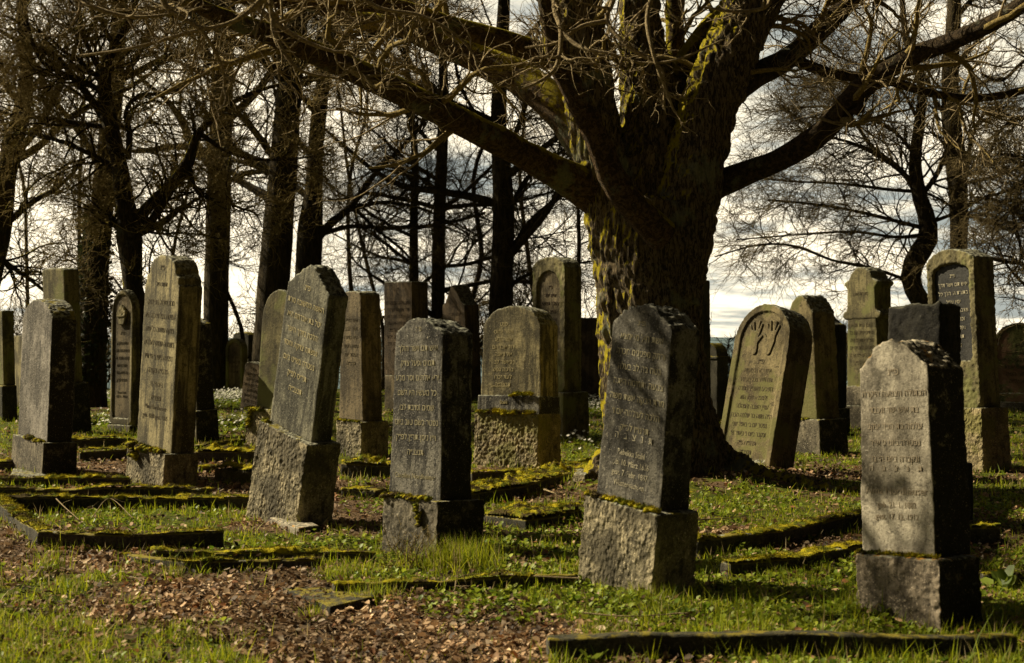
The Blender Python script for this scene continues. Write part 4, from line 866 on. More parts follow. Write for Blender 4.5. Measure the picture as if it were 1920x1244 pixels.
# --- the great oak
def oak():
    d = 13.4; rg = np.random.default_rng(11)
    base = P(1235, 905, d); off = np.array((base[0], d, 0.0))
    e = tag(empty('oak_tree', tuple(off)), 'huge old oak with furrowed mossy trunk splitting into thick stems, right of centre', 'tree')
    # trunk and main stems fused into one skin
    stems = [
     [(1252, 960, 150, .0), (1250, 905, 132, 0), (1245, 840, 116, 0), (1232, 750, 104, 0), (1222, 640, 99, 0), (1216, 540, 101, 0), (1212, 450, 106, .02), (1212, 390, 100, .05)],
     [(1165, 470, 62, 0), (1150, 400, 58, 0), (1128, 320, 50, .0), (1108, 200, 50, 0), (1090, 90, 50, 0), (1075, -40, 48, 0), (1060, -220, 40, 0)],
     [(1205, 450, 70, .25), (1216, 330, 80, .3), (1222, 215, 62, .35), (1200, 70, 42, .5), (1198, -80, 38, .5), (1215, -260, 34, .5)],
     [(1258, 560, 58, -.15), (1280, 470, 56, -.12), (1292, 380, 56, -.1), (1310, 280, 52, -.05), (1338, 180, 52, 0), (1378, 80, 54, .05), (1425, -20, 54, .1), (1480, -160, 46, .2), (1540, -330, 34, .3)],
    ]
    roots = [[(1330, 860, 44, -.05), (1395, 898, 34, -.2), (1470, 914, 27, -.5), (1550, 932, 20, -.9), (1625, 948, 14, -1.2), (1680, 965, 8, -1.5)],
             [(1150, 860, 34, -.1), (1118, 900, 26, -.25), (1095, 925, 16, -.4)],
             [(1250, 880, 50, -.45), (1240, 925, 40, -.75), (1235, 950, 20, -1.0)],
             [(1200, 880, 40, .4), (1100, 890, 22, 1.2)]]
    V = []; Fq = []; n0 = 0
    for q in stems+roots:
        q = resample(pl(q, d), 40); v, f = tubes(q[None, :, :3], q[None, :, 3], 20); kk = len(v)
        caps = [list(range(20))[::-1], list(range(kk-20, kk))]
        V += [tuple(a) for a in v]; Fq += [tuple(int(z)+n0 for z in a) for a in f]+[tuple(z+n0 for z in c) for c in caps]; n0 += kk
    me = bpy.data.meshes.new('t'); me.from_pydata(V, [], Fq); bm_fix(me); r = remesh(me, .018)
    # smooth the joins, then cut the furrows
    sm = bmesh.new(); sm.from_mesh(r)
    for _ in range(5): bmesh.ops.smooth_vert(sm, verts=sm.verts, factor=.5, use_axis_x=True, use_axis_y=True, use_axis_z=True)
    sm.to_mesh(r); sm.free(); r.update()
    Vc = get_co(r); Nn = get_no(r)
    W = Vc+0.10*np.stack([vnoise(Vc, 1.4, 1, 2), vnoise(Vc, 1.4, 2, 2), np.zeros(len(Vc))], 1)
    lean = (Vc[:, 0]-1.3)*0.0
    S_ = np.stack([W[:, 0]+lean, W[:, 1], W[:, 2]*0.22], 1)
    fr = np.abs(vnoise(S_, 19, 5, 2))*2.2-.6
    big = vnoise(np.stack([W[:, 0], W[:, 1], W[:, 2]*0.25], 1), 3.2, 8, 2)
    # above the fork the ridges follow the leaning stems less strongly
    rip = vnoise(np.stack([W[:, 0]*6, W[:, 1]*6, W[:, 2]*22], 1), 1, 31, 2)*np.exp(-((Vc[:, 0]-1.75)/.3)**2-((Vc[:, 2]-2.0)/.7)**2)
    set_co(r, Vc+Nn*(0.030*fr+0.05*big+0.014*vnoise(Vc, 22, 6, 2)+0.022*rip)[:, None]-off)
    link('trunk', r, BK['oak'], e)
    limbs = [
     [(1150, 400, 42, 0), (1092, 352, 42, -.1), (1010, 305, 33, -.5), (930, 262, 31, -.9), (850, 222, 30, -1.4), (760, 178, 29, -2.0), (680, 140, 27, -2.6), (590, 100, 25, -3.1), (500, 62, 22, -3.5), (400, 25, 18, -3.9), (290, -30, 13, -4.3)],
     [(1140, 330, 38, .3), (1090, 262, 38, .5), (1050, 205, 38, .6), (985, 152, 36, .8), (900, 106, 32, 1.0), (820, 76, 28, 1.1), (750, 50, 24, 1.2), (650, 30, 20, 1.3), (520, -20, 16, 1.5)],
     [(1110, 170, 32, .2), (1060, 120, 28, .0), (960, 82, 24, -.3), (850, 50, 21, -.6), (740, 14, 19, -.9), (620, 4, 17, -1.2), (480, 0, 14, -1.5), (330, -40, 10, -1.8)],
     [(1240, 440, 36, -.55), (1200, 400, 33, -.72), (1150, 340, 30, -.85), (1118, 255, 28, -.95), (1078, 175, 27, -1.05), (1045, 105, 25, -1.15), (1032, 30, 23, -1.3), (1015, -60, 22, -1.6), (985, -180, 20, -2.0), (900, -320, 18, -3.0), (790, -410, 15, -4.2), (620, -420, 12, -5.0), (420, -340, 8, -5.6)],  # run above the frame is added, unseen, to dapple the front stones
     [(1290, 385, 38, .1), (1335, 352, 29, .1), (1400, 325, 24, -.1), (1470, 296, 23, -.3), (1540, 250, 23, -.5), (1590, 195, 23, -.7), (1645, 140, 22, -.9), (1710, 105, 20, -1.1), (1790, 76, 19, -1.4), (1870, 38, 17, -1.7), (1960, -20, 15, -2.0), (2080, -90, 12, -2.4)],
     [(1370, 170, 32, .1), (1420, 140, 26, .3), (1480, 108, 23, .5), (1535, 58, 21, .7), (1590, 5, 18, .9), (1660, -90, 14, 1.1)],
     [(1262, 170, 24, .7), (1266, 90, 19, .7), (1264, 20, 17, .7), (1258, -80, 14, .7)],
     [(1270, 200, 30, .5), (1285, 130, 28, .5), (1330, 60, 26, .5), (1395, -10, 24, .5), (1450, -120, 18, .5)],
     [(1480, 108, 12, .5), (1560, 138, 11, .6), (1660, 150, 10, .7), (1760, 178, 9, .9), (1860, 182, 8, 1.1), (1990, 150, 7, 1.3)],
     [(1600, 195, 14, -.7), (1612, 205, 9, -.8), (1590, 212, 3, -.8)],
     [(700, -60, 16, -2.2), (500, -150, 15, -3.0), (300, -220, 13, -3.8), (60, -225, 10, -4.4), (-200, -240, 6, -4.2)],  # unseen limb above the frame, added to throw dapples on the front stones
    ]
    P4 = []
    for i, l in enumerate(limbs):
        q = pl([(a[0], a[1], a[2]*(.86 if i in (0, 2, 3) else .92))+tuple(a[3:]) for a in l], d); P4.append(resample(q, 24)); qq = np.array(q); qq[:, :3] -= off
        wood('limb', qq, BK['limbd' if i in (4, 5, 8, 9) else 'limb'], e, k=28, seed=60+i, amp=.09, fur=.10)
    for s in stems[1:]: P4.append(resample(pl(s, d), 24))
    cnt = [13, 12, 13, 12, 11, 8, 6, 9, 8, 0, 14, 9, 8, 10]
    Bo, Tw = crown(rg, P4, cnt, 1.5, 7, .8, 6, .35, wob=.20, flat=.8, trop=(0, 0, .05), rmin=.0040, tmin=.35, r1=.035, n4=1, l4=.12, btop=-1400)
    # boughs hanging down in front from above the frame
    hang = [
     [(1050, -60, 9, -4.2), (1040, 10, 8, -4.3), (1052, 60, 7, -4.4), (1040, 130, 5, -4.5), (985, 165, 3, -4.6), (950, 165, 2, -4.6)],
     [(1120, -80, 9, -4.0), (1150, -10, 7, -4.2), (1138, 40, 6, -4.3), (1180, 90, 5, -4.4), (1240, 130, 4, -4.4), (1245, 205, 3, -4.4)],
     [(1250, -70, 8, -4.4), (1215, 20, 6, -4.5), (1222, 90, 5, -4.6), (1245, 160, 5, -4.6), (1262, 205, 3, -4.6)],
     [(1135, 40, 6, -4.3), (1090, 50, 5, -4.3), (1045, 80, 4, -4.3), (985, 90, 3, -4.2)],
     [(1052, 60, 6, -4.4), (1090, 90, 5, -4.5), (1140, 100, 4, -4.6), (1200, 118, 3, -4.6), (1270, 112, 3, -4.6), (1355, 75, 2, -4.6)],
     [(1430, -40, 8, -4.0), (1440, 10, 5, -4.2), (1380, 22, 4, -4.3), (1320, 14, 3, -4.4)],
     [(420, -80, 11, -5.0), (470, 0, 9, -5.0), (540, 60, 6, -5.0), (620, 95, 4, -5.0), (700, 100, 2, -5.0)],
     [(560, -80, 10, -5.4), (500, -10, 8, -5.4), (440, 40, 6, -5.4), (360, 60, 5, -5.4), (250, 90, 4, -5.4), (150, 105, 3, -5.3)],
     [(300, -70, 9, -5.6), (310, 10, 7, -5.6), (380, 60, 5, -5.6), (420, 140, 4, -5.5), (410, 200, 2, -5.5)],
     [(640, -60, 8, -5.0), (700, 10, 5, -5.0), (790, 30, 4, -5.0), (860, 70, 3, -5.0), (900, 120, 2, -5)],
     [(100, -70, 9, -5.6), (150, 0, 7, -5.6), (230, 30, 5, -5.6), (300, 30, 4, -5.6), (380, 15, 3, -5.6)],
     [(505, -40, 7, -5.2), (515, 60, 5, -5.2), (560, 130, 4, -5.2), (640, 150, 3, -5.2), (660, 175, 2, -5.2)],
    ]
    H4 = []
    for l in hang:
        q = pl(l, d); H4.append(resample(q, 24)); qq = H4[-1]; Bo2 = None
        Tw.add(qq[None, :, :3], qq[None, :, 3]*.8, 6)
    b2, t2 = crown(rg, H4, 6, .45, 4, .22, 2, .12, wob=.22, flat=1.0, trop=(0, 0, .05), rmin=.0042, tmin=.15, r1=.010)
    for T, nm, mt in ((Bo, 'boughs', BK['ltwig']), (b2, 'hanging_boughs', BK['twig'])):
        me = T.mesh(nm); set_co(me, get_co(me)-off); link(nm, me, mt, e)
    for T, nm in ((Tw, 'crown'), (t2, 'hanging_twigs')):
        me = T.mesh(nm); set_co(me, get_co(me)-off); link(nm, me, BK['twig'], e)
oak()

# --- the trees behind
tree('ivy-wrapped dark trunk behind the small reddish round stone at left', 27, [(172, 700, 25), (176, 600, 25), (178, 500, 26), (190, 400, 22), (200, 300, 20), (212, 180, 18), (222, 60, 15), (230, -60, 13)],
     [[(195, 330, 10), (150, 250, 8), (90, 170, 6), (40, 60, 4)], [(212, 180, 10), (260, 100, 7), (300, 20, 5)]], 21, nl=9, n1=9, n2=8, n3=5, k=16)
tree('low-forked mossy tree with wide crooked limbs left of the tall ochre headstone', 21.5, [(262, 790, 24), (258, 700, 22), (252, 600, 20), (247, 500, 20), (243, 430, 24), (236, 385, 18), (226, 320, 15), (212, 260, 15), (200, 200, 15), (196, 140, 12), (215, 90, 10), (245, 30, 8), (262, -60, 6)],
     [[(250, 440, 17), (272, 395, 14), (320, 345, 12), (352, 300, 11), (372, 250, 9), (410, 215, 8), (450, 185, 6), (520, 160, 4), (600, 150, 3)],
      [(212, 255, 9), (190, 215, 9), (150, 160, 8), (110, 112, 7), (60, 88, 6), (20, 70, 5), (-60, 20, 4)],
      [(240, 300, 7), (243, 250, 7), (236, 210, 6), (262, 180, 5), (330, 170, 4), (400, 110, 3)],
      [(212, 240, 7), (150, 232, 6), (90, 222, 5), (20, 215, 4), (-40, 190, 3)],
      [(200, 150, 8), (170, 100, 6), (150, 40, 5), (140, -40, 4)],
      [(222, 430, 8), (214, 415, 6), (210, 405, 3)],
      [(226, 320, 8), (180, 295, 6), (120, 268, 5), (50, 250, 4), (-30, 262, 3)],
      [(215, 90, 7), (190, 40, 5), (180, -30, 4)], [(352, 300, 6), (370, 360, 4), (420, 380, 3), (480, 400, 2)], [(372, 250, 6), (440, 290, 4), (520, 300, 3), (620, 290, 2)]],
     22, n1=15, l1=1.5, n2=9, l2=.7, n3=6, l3=.34, bark='farm', twig='ltwig', wob=.22, flat=.9, top=9, rmin=.0055, nl=6, name='forked_tree', ll=2.5, amp=.1, n4=2, l4=.14)
tree('straight dark beech trunk behind the tall ochre headstone', 33, [(405, 760, 24), (405, 600, 23), (408, 450, 23), (412, 300, 22), (416, 180, 21), (420, 60, 19), (424, -60, 17)],
     [[(410, 360, 7), (450, 330, 5), (520, 320, 4)], [(418, 150, 10), (380, 80, 8), (350, -20, 6)]], 23, nl=11, n1=9, l1=2.8, k=18)
tree('thick leaning beech trunk just left of the gabled slab top', 30, [(502, 760, 34), (506, 640, 31), (514, 520, 30), (524, 400, 28), (534, 280, 25), (544, 160, 23), (556, 40, 20), (562, -60, 18)],
     [[(530, 320, 10), (480, 250, 8), (420, 180, 6), (370, 90, 4)], [(545, 150, 12), (600, 80, 9), (640, 0, 6)]], 24, nl=12, n1=10, l1=2.8, k=18)
tree('dark beech dividing low behind the leaning slab, its limb sweeping right', 31, [(572, 760, 26), (575, 600, 24), (578, 500, 24), (582, 430, 24), (588, 360, 17), (592, 280, 15), (600, 200, 14), (612, 120, 12), (625, 20, 10), (632, -60, 8)],
     [[(585, 455, 18), (620, 420, 14), (660, 385, 11), (700, 330, 9), (745, 285, 8), (790, 235, 6), (830, 160, 4)], [(600, 440, 8), (660, 425, 7), (740, 428, 6), (830, 420, 5), (910, 400, 4)],
      [(650, 395, 8), (720, 380, 6), (800, 395, 4), (880, 440, 3)], [(612, 120, 7), (670, 60, 5), (700, -20, 4)], [(660, 385, 7), (700, 425, 5), (755, 470, 4), (775, 495, 3)]], 25, lw=.6, nl=8, n1=11, l1=2.3, k=16)
tree('thin straight young beech behind the flat-topped brown block', 32, [(777, 760, 10), (777, 600, 9), (776, 500, 9), (776, 400, 8), (778, 300, 7), (770, 200, 6), (760, 90, 5), (750, -20, 4)], [], 26, nl=16, n1=7, l1=1.5, tstart=.05, ll=3, bark='farm', lang=(55, 80))
tree('slim dark beech between the brown block and the gothic stone', 32, [(820, 760, 14), (821, 600, 13), (822, 500, 13), (824, 400, 12), (828, 300, 11), (832, 200, 10), (830, 90, 8), (828, -40, 7)], [[(835, 500, 5), (880, 495, 5), (930, 480, 4), (980, 470, 3)], [(826, 360, 6), (780, 330, 4), (720, 310, 3)]], 27, lw=.7, nl=16, n1=8, l1=1.9, tstart=.08, ll=3.4, bark='far', lang=(50, 80))
tree('stout dark beech with rising right limb behind the broad ochre headstone', 30, [(930, 760, 26), (936, 640, 23), (940, 540, 22), (944, 430, 21), (942, 340, 19), (936, 270, 16), (935, 200, 15), (940, 100, 13), (945, -20, 11)],
     [[(946, 500, 12), (985, 430, 11), (1030, 385, 9), (1080, 350, 8), (1160, 320, 6)], [(944, 420, 9), (985, 340, 8), (1030, 300, 6), (1080, 270, 5)], [(940, 330, 10), (960, 270, 9), (985, 200, 7), (1010, 110, 5)], [(940, 560, 6), (980, 520, 5), (1050, 500, 4), (1110, 490, 3)],
      [(938, 300, 7), (900, 230, 6), (860, 150, 5), (850, 60, 3)]], 28, lw=.6, nl=12, n1=12, l1=2.2, tstart=.2, k=16)
tree('curved double-stemmed tree behind the moulded temple-top stone', 23, [(1790, 700, 30), (1760, 610, 22), (1722, 560, 18), (1708, 520, 20), (1718, 485, 20), (1740, 450, 19), (1738, 410, 16), (1722, 360, 13), (1716, 300, 12), (1724, 230, 10), (1728, 160, 8), (1700, 80, 6), (1690, -20, 5)],
     [[(1722, 370, 9), (1690, 320, 7), (1640, 280, 6), (1610, 240, 5), (1580, 190, 4)], [(1716, 345, 8), (1660, 300, 6), (1600, 270, 5), (1540, 250, 4), (1460, 200, 3)],
      [(1740, 430, 9), (1700, 420, 6), (1620, 400, 5), (1540, 385, 4), (1440, 375, 3)], [(1740, 440, 8), (1680, 445, 5), (1600, 435, 4), (1500, 440, 3), (1380, 450, 2)],
      [(1725, 370, 9), (1755, 330, 8), (1775, 280, 7), (1800, 200, 5)], [(1712, 535, 7), (1680, 518, 5), (1620, 500, 5), (1560, 488, 4), (1490, 462, 4), (1420, 460, 3), (1340, 482, 2)],
      [(1720, 300, 6), (1680, 250, 5), (1620, 220, 4), (1540, 200, 3), (1450, 210, 2)], [(1724, 230, 6), (1690, 170, 5), (1640, 130, 4), (1580, 110, 3), (1500, 60, 2)], [(1738, 420, 7), (1790, 400, 5), (1850, 370, 4), (1930, 350, 3)],
      [(1722, 360, 6), (1660, 355, 5), (1580, 345, 4), (1480, 340, 3), (1390, 330, 2)]],
     29, n1=18, l1=1.6, n2=10, l2=.85, n3=9, l3=.42, bark='far', wob=.17, flat=.35, top=9, rmin=.0045, tmin=.05, amp=.09, name='curved_tree', lw=.62)
tree('straight dark trunk right behind the tall plaque headstone', 24, [(1796, 700, 19), (1796, 560, 17), (1797, 470, 16), (1798, 400, 17), (1792, 300, 19), (1783, 220, 17), (1782, 130, 16), (1788, 40, 14), (1792, -60, 12)],
     [[(1812, 330, 8), (1822, 260, 6), (1850, 210, 5), (1900, 200, 4)], [(1790, 250, 7), (1750, 180, 6), (1720, 120, 5), (1650, 60, 4)], [(1783, 140, 8), (1830, 80, 6), (1890, 20, 5), (1930, -50, 4)], [(1806, 345, 6), (1870, 330, 5), (1940, 300, 4)],
      [(1800, 400, 5), (1860, 420, 4), (1930, 450, 3)], [(1783, 180, 6), (1700, 165, 5), (1600, 150, 4), (1500, 160, 3)]], 30, nl=9, n1=15, l1=1.7, n2=10, l2=.8, n3=8, l3=.4, wob=.18, tstart=.3, rmin=.0048, k=16, ll=3.2, lw=.6)
tree('crooked tree reaching in from beyond the right edge of the picture', 19, [(2010, 720, 24), (2000, 560, 22), (1990, 400, 20), (1975, 280, 18), (1985, 150, 15), (1990, 0, 12)],
     [[(1985, 300, 10), (1920, 340, 8), (1900, 400, 6), (1915, 480, 4), (1890, 520, 3)], [(1980, 450, 9), (1930, 420, 7), (1880, 380, 5), (1830, 370, 4)], [(1985, 540, 8), (1930, 500, 7), (1880, 490, 6), (1820, 480, 4), (1760, 485, 3)],
      [(1985, 240, 8), (1930, 220, 7), (1880, 240, 5), (1850, 300, 4)], [(1990, 330, 8), (1925, 300, 6), (1870, 290, 4), (1830, 320, 3)], [(1990, 120, 8), (1930, 110, 6), (1880, 150, 5), (1840, 140, 3)], [(1990, 560, 6), (1930, 540, 5), (1890, 500, 4), (1870, 460, 3)]],
     31, n1=14, l1=1.1, n2=8, l2=.5, n3=5, l3=.26, wob=.24, flat=.8, top=7, rmin=.0045, tmin=.1, ext=True, lw=.6)
tree('leaning trunk at the far left edge with dense twiggy crown', 24, [(-60, 720, 26), (-30, 560, 24), (0, 430, 22), (10, 330, 20), (28, 260, 18), (45, 190, 15), (50, 100, 12), (40, 0, 10)],
     [[(20, 300, 10), (70, 240, 8), (120, 150, 6), (150, 60, 4)], [(0, 430, 9), (60, 380, 7), (110, 350, 5), (160, 300, 3)], [(40, 200, 8), (0, 150, 6), (-60, 100, 5)], [(-10, 480, 8), (50, 520, 5), (100, 560, 3)], [(45, 180, 7), (100, 130, 6), (170, 120, 4), (260, 60, 3)]],
     32, nl=5, n1=13, l1=1.6, n2=9, l2=.8, n3=6, l3=.38, bark='farm', twig='ltwig', wob=.2, tstart=.25)
# slender stems between the big trunks
_st = [(148, 30, 6, 'first thin stem left of the ivy-wrapped trunk'), (272, 27, 8, 'thin stem right beside the forked tree'), (60, 31, 5, 'spindly stem above the blank granite headstone'), (345, 34, 5, 'thin stem between the ochre headstone and the straight dark beech'),
       (455, 33, 5, 'wispy sapling right of the straight dark beech'), (668, 35, 6, 'sapling above the brown-grey headstone behind the leaning slab'), (712, 34, 5, 'sapling left of the thin straight young beech'), (870, 33, 7, 'slanting sapling above the gothic stone'), (1060, 34, 6, 'sapling behind the niche pillar'), (1005, 35, 6, 'sapling left of the niche pillar top')]
for i, (px, dd, w, lab) in enumerate(_st):
    sl = rng.uniform(-.22, .22)
    wb = rng.normal(0, 14, 5)
    tree(lab, dd, [(px-20*sl, 740, w*.9), (px+wb[0]*.5, 620, w*.8), (px+90*sl+wb[1], 480, w*.7), (px+260*sl+wb[2], 330, w*.6), (px+360*sl+wb[3]*1.5, 180, w*.45), (px+500*sl+wb[4]*2, 20, w*.3)], [], 50+i, nl=13, n1=6, l1=1.3, n2=8, l2=.8, n3=5, l3=.4, tstart=.02, ll=2.8, k=7, wob=.16, top=11, name='sapling', cat='young tree', lang=(40, 75), bark='far', rmin=.0075, group='thin young trees at the hill edge')
# bare bushes on the hill edge
def bush(label, px, dd, w, h, n, seed):
    rg = np.random.default_rng(seed); c = P(px, 735, dd); gz = float(ground_z(c[0], c[1])); off = np.array((c[0], c[1], gz))
    e = tag(empty('bare_bush', tuple(off)), label, 'bush', 'bare bushes along the hill edge')
    p = np.stack([rg.uniform(-w, w, n), rg.uniform(-.8, .8, n), np.full(n, -.05)], 1); D = np.stack([rg.normal(0, .28, n), rg.normal(0, .28, n), np.ones(n)], 1)
    A, ra = growv(rg, p, D, h*rg.uniform(.6, 1.1, n), rg.uniform(.010, .022, n), 9, .12, (0, 0, .1), .25); B1 = Tubes(); B1.add(A, ra, 4)
    p, D, r, t, idx = spawnv(rg, A, ra, np.full(n, 9), .15, 1, (25, 60), 1, .6); Bq, rb = growv(rg, p, D, h*.35*rg.uniform(.5, 1.1, len(p)), np.full(len(p), .008), 5, .16, (0, 0, .1), .5); T1 = Tubes(); T1.add(Bq, rb, 3)
    p, D, r, t, idx = spawnv(rg, Bq, rb, np.full(len(Bq), 5), .1, 1, (25, 60), 1, .6); Bq, rb = growv(rg, p, D, h*.16*rg.uniform(.5, 1.1, len(p)), np.full(len(p), .0065), 3, .2, (0, 0, .1), .5); T1.add(Bq, rb, 3)
    link('stems', B1.mesh('stems'), BK['far'], e); link('twigs', T1.mesh('twigs'), BK['ftwig'], e)
for i, (px, dd, w, h, n, lab) in enumerate([(40, 36, 1.4, 2.2, 40, 'bare bush behind the leftmost stones'), (230, 37, 1.1, 1.8, 30, 'bare bush behind the slender arched stone'), (345, 36, 1.0, 1.8, 26, 'bare bush behind the tall ochre headstone'), (455, 36, .8, 1.7, 24, 'bare bush behind the small arched stone'), (690, 37, .9, 2.2, 28, 'bare bush behind the brown-grey headstone'), (800, 36, .8, 2.4, 26, 'bare bush between the brown block and gothic stone'), (960, 36, 1.2, 2.6, 36, 'bare bush behind the broad ochre headstone'), (1090, 36, .8, 2.0, 24, 'bare bush behind the wide reddish slab'), (1362, 27, .22, 1.35, 16, 'thin dark brush left of the hands stone'), (1590, 33, 1.0, 1.7, 60, 'low bare brush between the stepped stone and the temple-top stone'), (1890, 36, 1.0, 1.6, 40, 'low bare brush behind the green-stained arched stone')]):
    bush(lab, px, dd, w, h, n, 80+i)
# ivy on the left trunk
def ivy():
    rg = np.random.default_rng(5); n = 2600; t = rg.uniform(0, 1, n); py = 720-t*330; d = 27
    cx = np.interp(py, [300, 400, 500, 600, 700], [200, 190, 178, 176, 172]); X = (cx-CX)*d/F; Z = HC-(py-CY)*d/F
    a = rg.uniform(0, math.tau, n); r = 26*d/F+rg.uniform(-.01, .07, n); p = np.stack([X+np.cos(a)*r, d+np.sin(a)*r, Z], 1); p = p[np.cos(a)*-.6+rg.uniform(-.3, .8, n) > 0]
    n = len(p); s = rg.uniform(.03, .055, (n, 1)); u = unit(rg.normal(0, 1, (n, 3))); v = unit(np.cross(u, rg.normal(0, 1, (n, 3))))
    V = np.stack([p-u*s, p-v*s*.8, p+u*s, p+v*s*.8], 1).reshape(-1, 3); g = rg.uniform(.6, 1.3, n); c = np.stack([.028*g, .036*g, .012*g], 1)
    tag(link('ivy', np_mesh('ivy', V, [np.arange(4*n).reshape(-1, 4)], smooth=False, attr={'col': np.repeat(c, 4, 0)}), M_HERB), 'glossy ivy climbing the trunk behind the small reddish stone', 'ivy', kind='stuff')
ivy()

# ------------------------------------------------------------------ litter, grass, herbs
def spread(n, y0, y1, seed, wfac=.43):
    """points over the visible wedge of ground; denser near in proportion to what shows"""
    rg = np.random.default_rng(seed); u = rg.uniform(0, 1, n)
    y = (y0**-0.6+(y1**-0.6-y0**-0.6)*u)**(-1/0.6); x = rg.uniform(-1, 1, n)*(wfac*y+.4)
    return rg, x, y
def leaves(n=170000):
    rg, x, y = spread(n, 5.2, 26, 31); g = green(x, y)
    keep = rg.uniform(0, 1, n) < np.clip(1.25-1.25*g, .20, 1)*np.clip(.85+1.0*n2(x, y, 5, 93, 2), .45, 1); x, y = x[keep], y[keep]; n = len(x)
    z = ground_z(x, y)+rg.uniform(.0, .034, n); s = (.008+.020*rg.uniform(0, 1, n)**2.2)*(1+np.clip((y-9)/25, 0, .5)); a = rg.uniform(0, math.tau, n)
    u = np.stack([np.cos(a), np.sin(a), rg.normal(0, .5, n)], 1); u = unit(u); v = unit(np.cross(np.stack([rg.normal(0, .6, n), rg.normal(0, .6, n), np.ones(n)], 1), u)); w = np.cross(u, v)
    p = np.stack([x, y, z], 1); cu = (rg.uniform(-.2, .7, n)*s)[:, None]; s = s[:, None]; wd = s*rg.uniform(.45, .7, (n, 1))
    # base, left, right, midrib, left2, right2, tip
    Vv = np.stack([p-u*s, p-u*s*.3-v*wd+w*cu*.7, p-u*s*.3+v*wd+w*cu*.7, p, p+u*s*.45-v*wd*.8+w*cu*.9, p+u*s*.45+v*wd*.8+w*cu*.9, p+u*s*1.05+w*cu*.5], 1).reshape(-1, 3)
    b = np.arange(n)*7; Q = np.concatenate([np.stack([b, b+3, b+1], 1), np.stack([b, b+2, b+3], 1), np.stack([b+1, b+3, b+4], 1), np.stack([b+3, b+2, b+5], 1), np.stack([b+3, b+6, b+4], 1), np.stack([b+3, b+5, b+6], 1)])
    pal = np.array([(.40, .26, .14), (.27, .16, .08), (.52, .37, .22), (.15, .085, .042), (.28, .12, .045), (.58, .46, .32), (.08, .052, .032)]); c = pal[rg.choice(7, n, p=[.22, .22, .13, .16, .04, .05, .18])]*rg.uniform(.6, 1.25, (n, 1))*np.clip(.95+.9*n2(x, y, 3.0, 91, 3), .4, 1.3)[:, None]
    tag(link('leaf_litter', np_mesh('leaf_litter', Vv, [Q], attr={'col': np.repeat(c, 7, 0)}), M_LEAF), 'dry curled brown leaves strewn over the ground', 'leaf litter', kind='stuff')
def blades(name, x, y, h, w, rg, lean=.35, z0=None, col=None):
    n = len(x); z = ground_z(x, y)-.005 if z0 is None else z0; a = rg.uniform(0, math.tau, n); la = rg.uniform(0, math.tau, n); l = np.abs(rg.normal(0, lean, n))
    D = np.stack([np.cos(la)*l, np.sin(la)*l, np.ones(n)], 1); D = unit(D); S_ = np.stack([np.cos(a), np.sin(a), np.zeros(n)], 1)*w[:, None]
    B = np.stack([x, y, z], 1); hh = h[:, None]; dr = np.stack([D[:, 0], D[:, 1], -.5*l], 1)*hh*.35
    M1 = B+D*hh*.5; T = B+D*hh+dr
    V = np.stack([B-S_, B+S_, M1-S_*.8+dr*.15, M1+S_*.8+dr*.15, T], 1).reshape(-1, 3); b = np.arange(n)*5
    if col is None:
        k = rg.uniform(0, 1, n)[:, None]; g1 = np.array((.13, .20, .010)); g2 = np.array((.42, .42, .022)); dry = np.array((.36, .28, .13)); c = g1*(1-k)+g2*k
        q = rg.uniform(0, 1, n) < .13; c[q] = dry; c *= rg.uniform(.7, 1.2, (n, 1))
    else: c = col
    return np_mesh(name, V, [np.stack([b, b+1, b+3, b+2], 1), np.stack([b+2, b+3, b+4], 1)], attr={'col': np.repeat(c, 5, 0)})
def grass(n=400000):
    rg, x, y = spread(n, 5.0, 34, 33); cl = n2(x, y, 7.0, 51, 2); g = green(x, y)
    keep = rg.uniform(0, 1, n) < np.clip((g-.26)*1.7, 0.02, 1)*np.clip(.55+1.4*cl, .05, 1); x, y, cl = x[keep], y[keep], cl[keep]
    # longer, uncut grass where the mower never reaches: along kerbs and plinths
    ex, ey = [], []
    for (a, b, w_) in EDGES:
        L = math.dist(a, b); k = int(L*(240 if a[1] < 14 else 110)); t = rg.uniform(0, 1, k)
        den = vnoise(np.stack([a[0]+(b[0]-a[0])*t, a[1]+(b[1]-a[1])*t, t*0], 1), 3.5, 61, 2) > -.12; t = t[den]; k = len(t)
        ex.append(a[0]+(b[0]-a[0])*t+rg.normal(0, w_, k)); ey.append(a[1]+(b[1]-a[1])*t-np.abs(rg.normal(0, w_, k)))
    ne = sum(map(len, ex)); x = np.concatenate([x]+ex); y = np.concatenate([y]+ey); cl = np.concatenate([cl, np.full(ne, .35)]); n = len(x)
    h = rg.gamma(3, .012, n)*(1+.4*np.exp(-((y-5.9)/.7)**2))*(.75+.7*np.clip(cl+.3, 0, 1))*(1+np.clip((y-8)/30, 0, .4)); w = rg.uniform(.0011, .0024, n)*(1+y/11)
    tag(link('grass', blades('grass', x, y, h, w, rg, .5), M_GRASS), 'short green grass between the graves', 'grass', kind='stuff')
def tuft(label, px, py, n, r, h, seed, cat='grass tuft'):
    rg = np.random.default_rng(seed); p = on(px, py); x = p[0]+rg.normal(0, r, n); y = p[1]+rg.normal(0, r*.8, n)
    me = blades('grass_tuft', x-p[0], y-p[1], h*rg.uniform(.5, 1.15, n), rg.uniform(.0015, .003, n), rg, .38, z0=ground_z(x, y)-float(ground_z(p[0], p[1])))
    o = tag(link('grass_tuft', me, M_GRASS), label, cat, 'grass tufts standing above the turf'); o.location = (p[0], p[1], float(ground_z(p[0], p[1])))
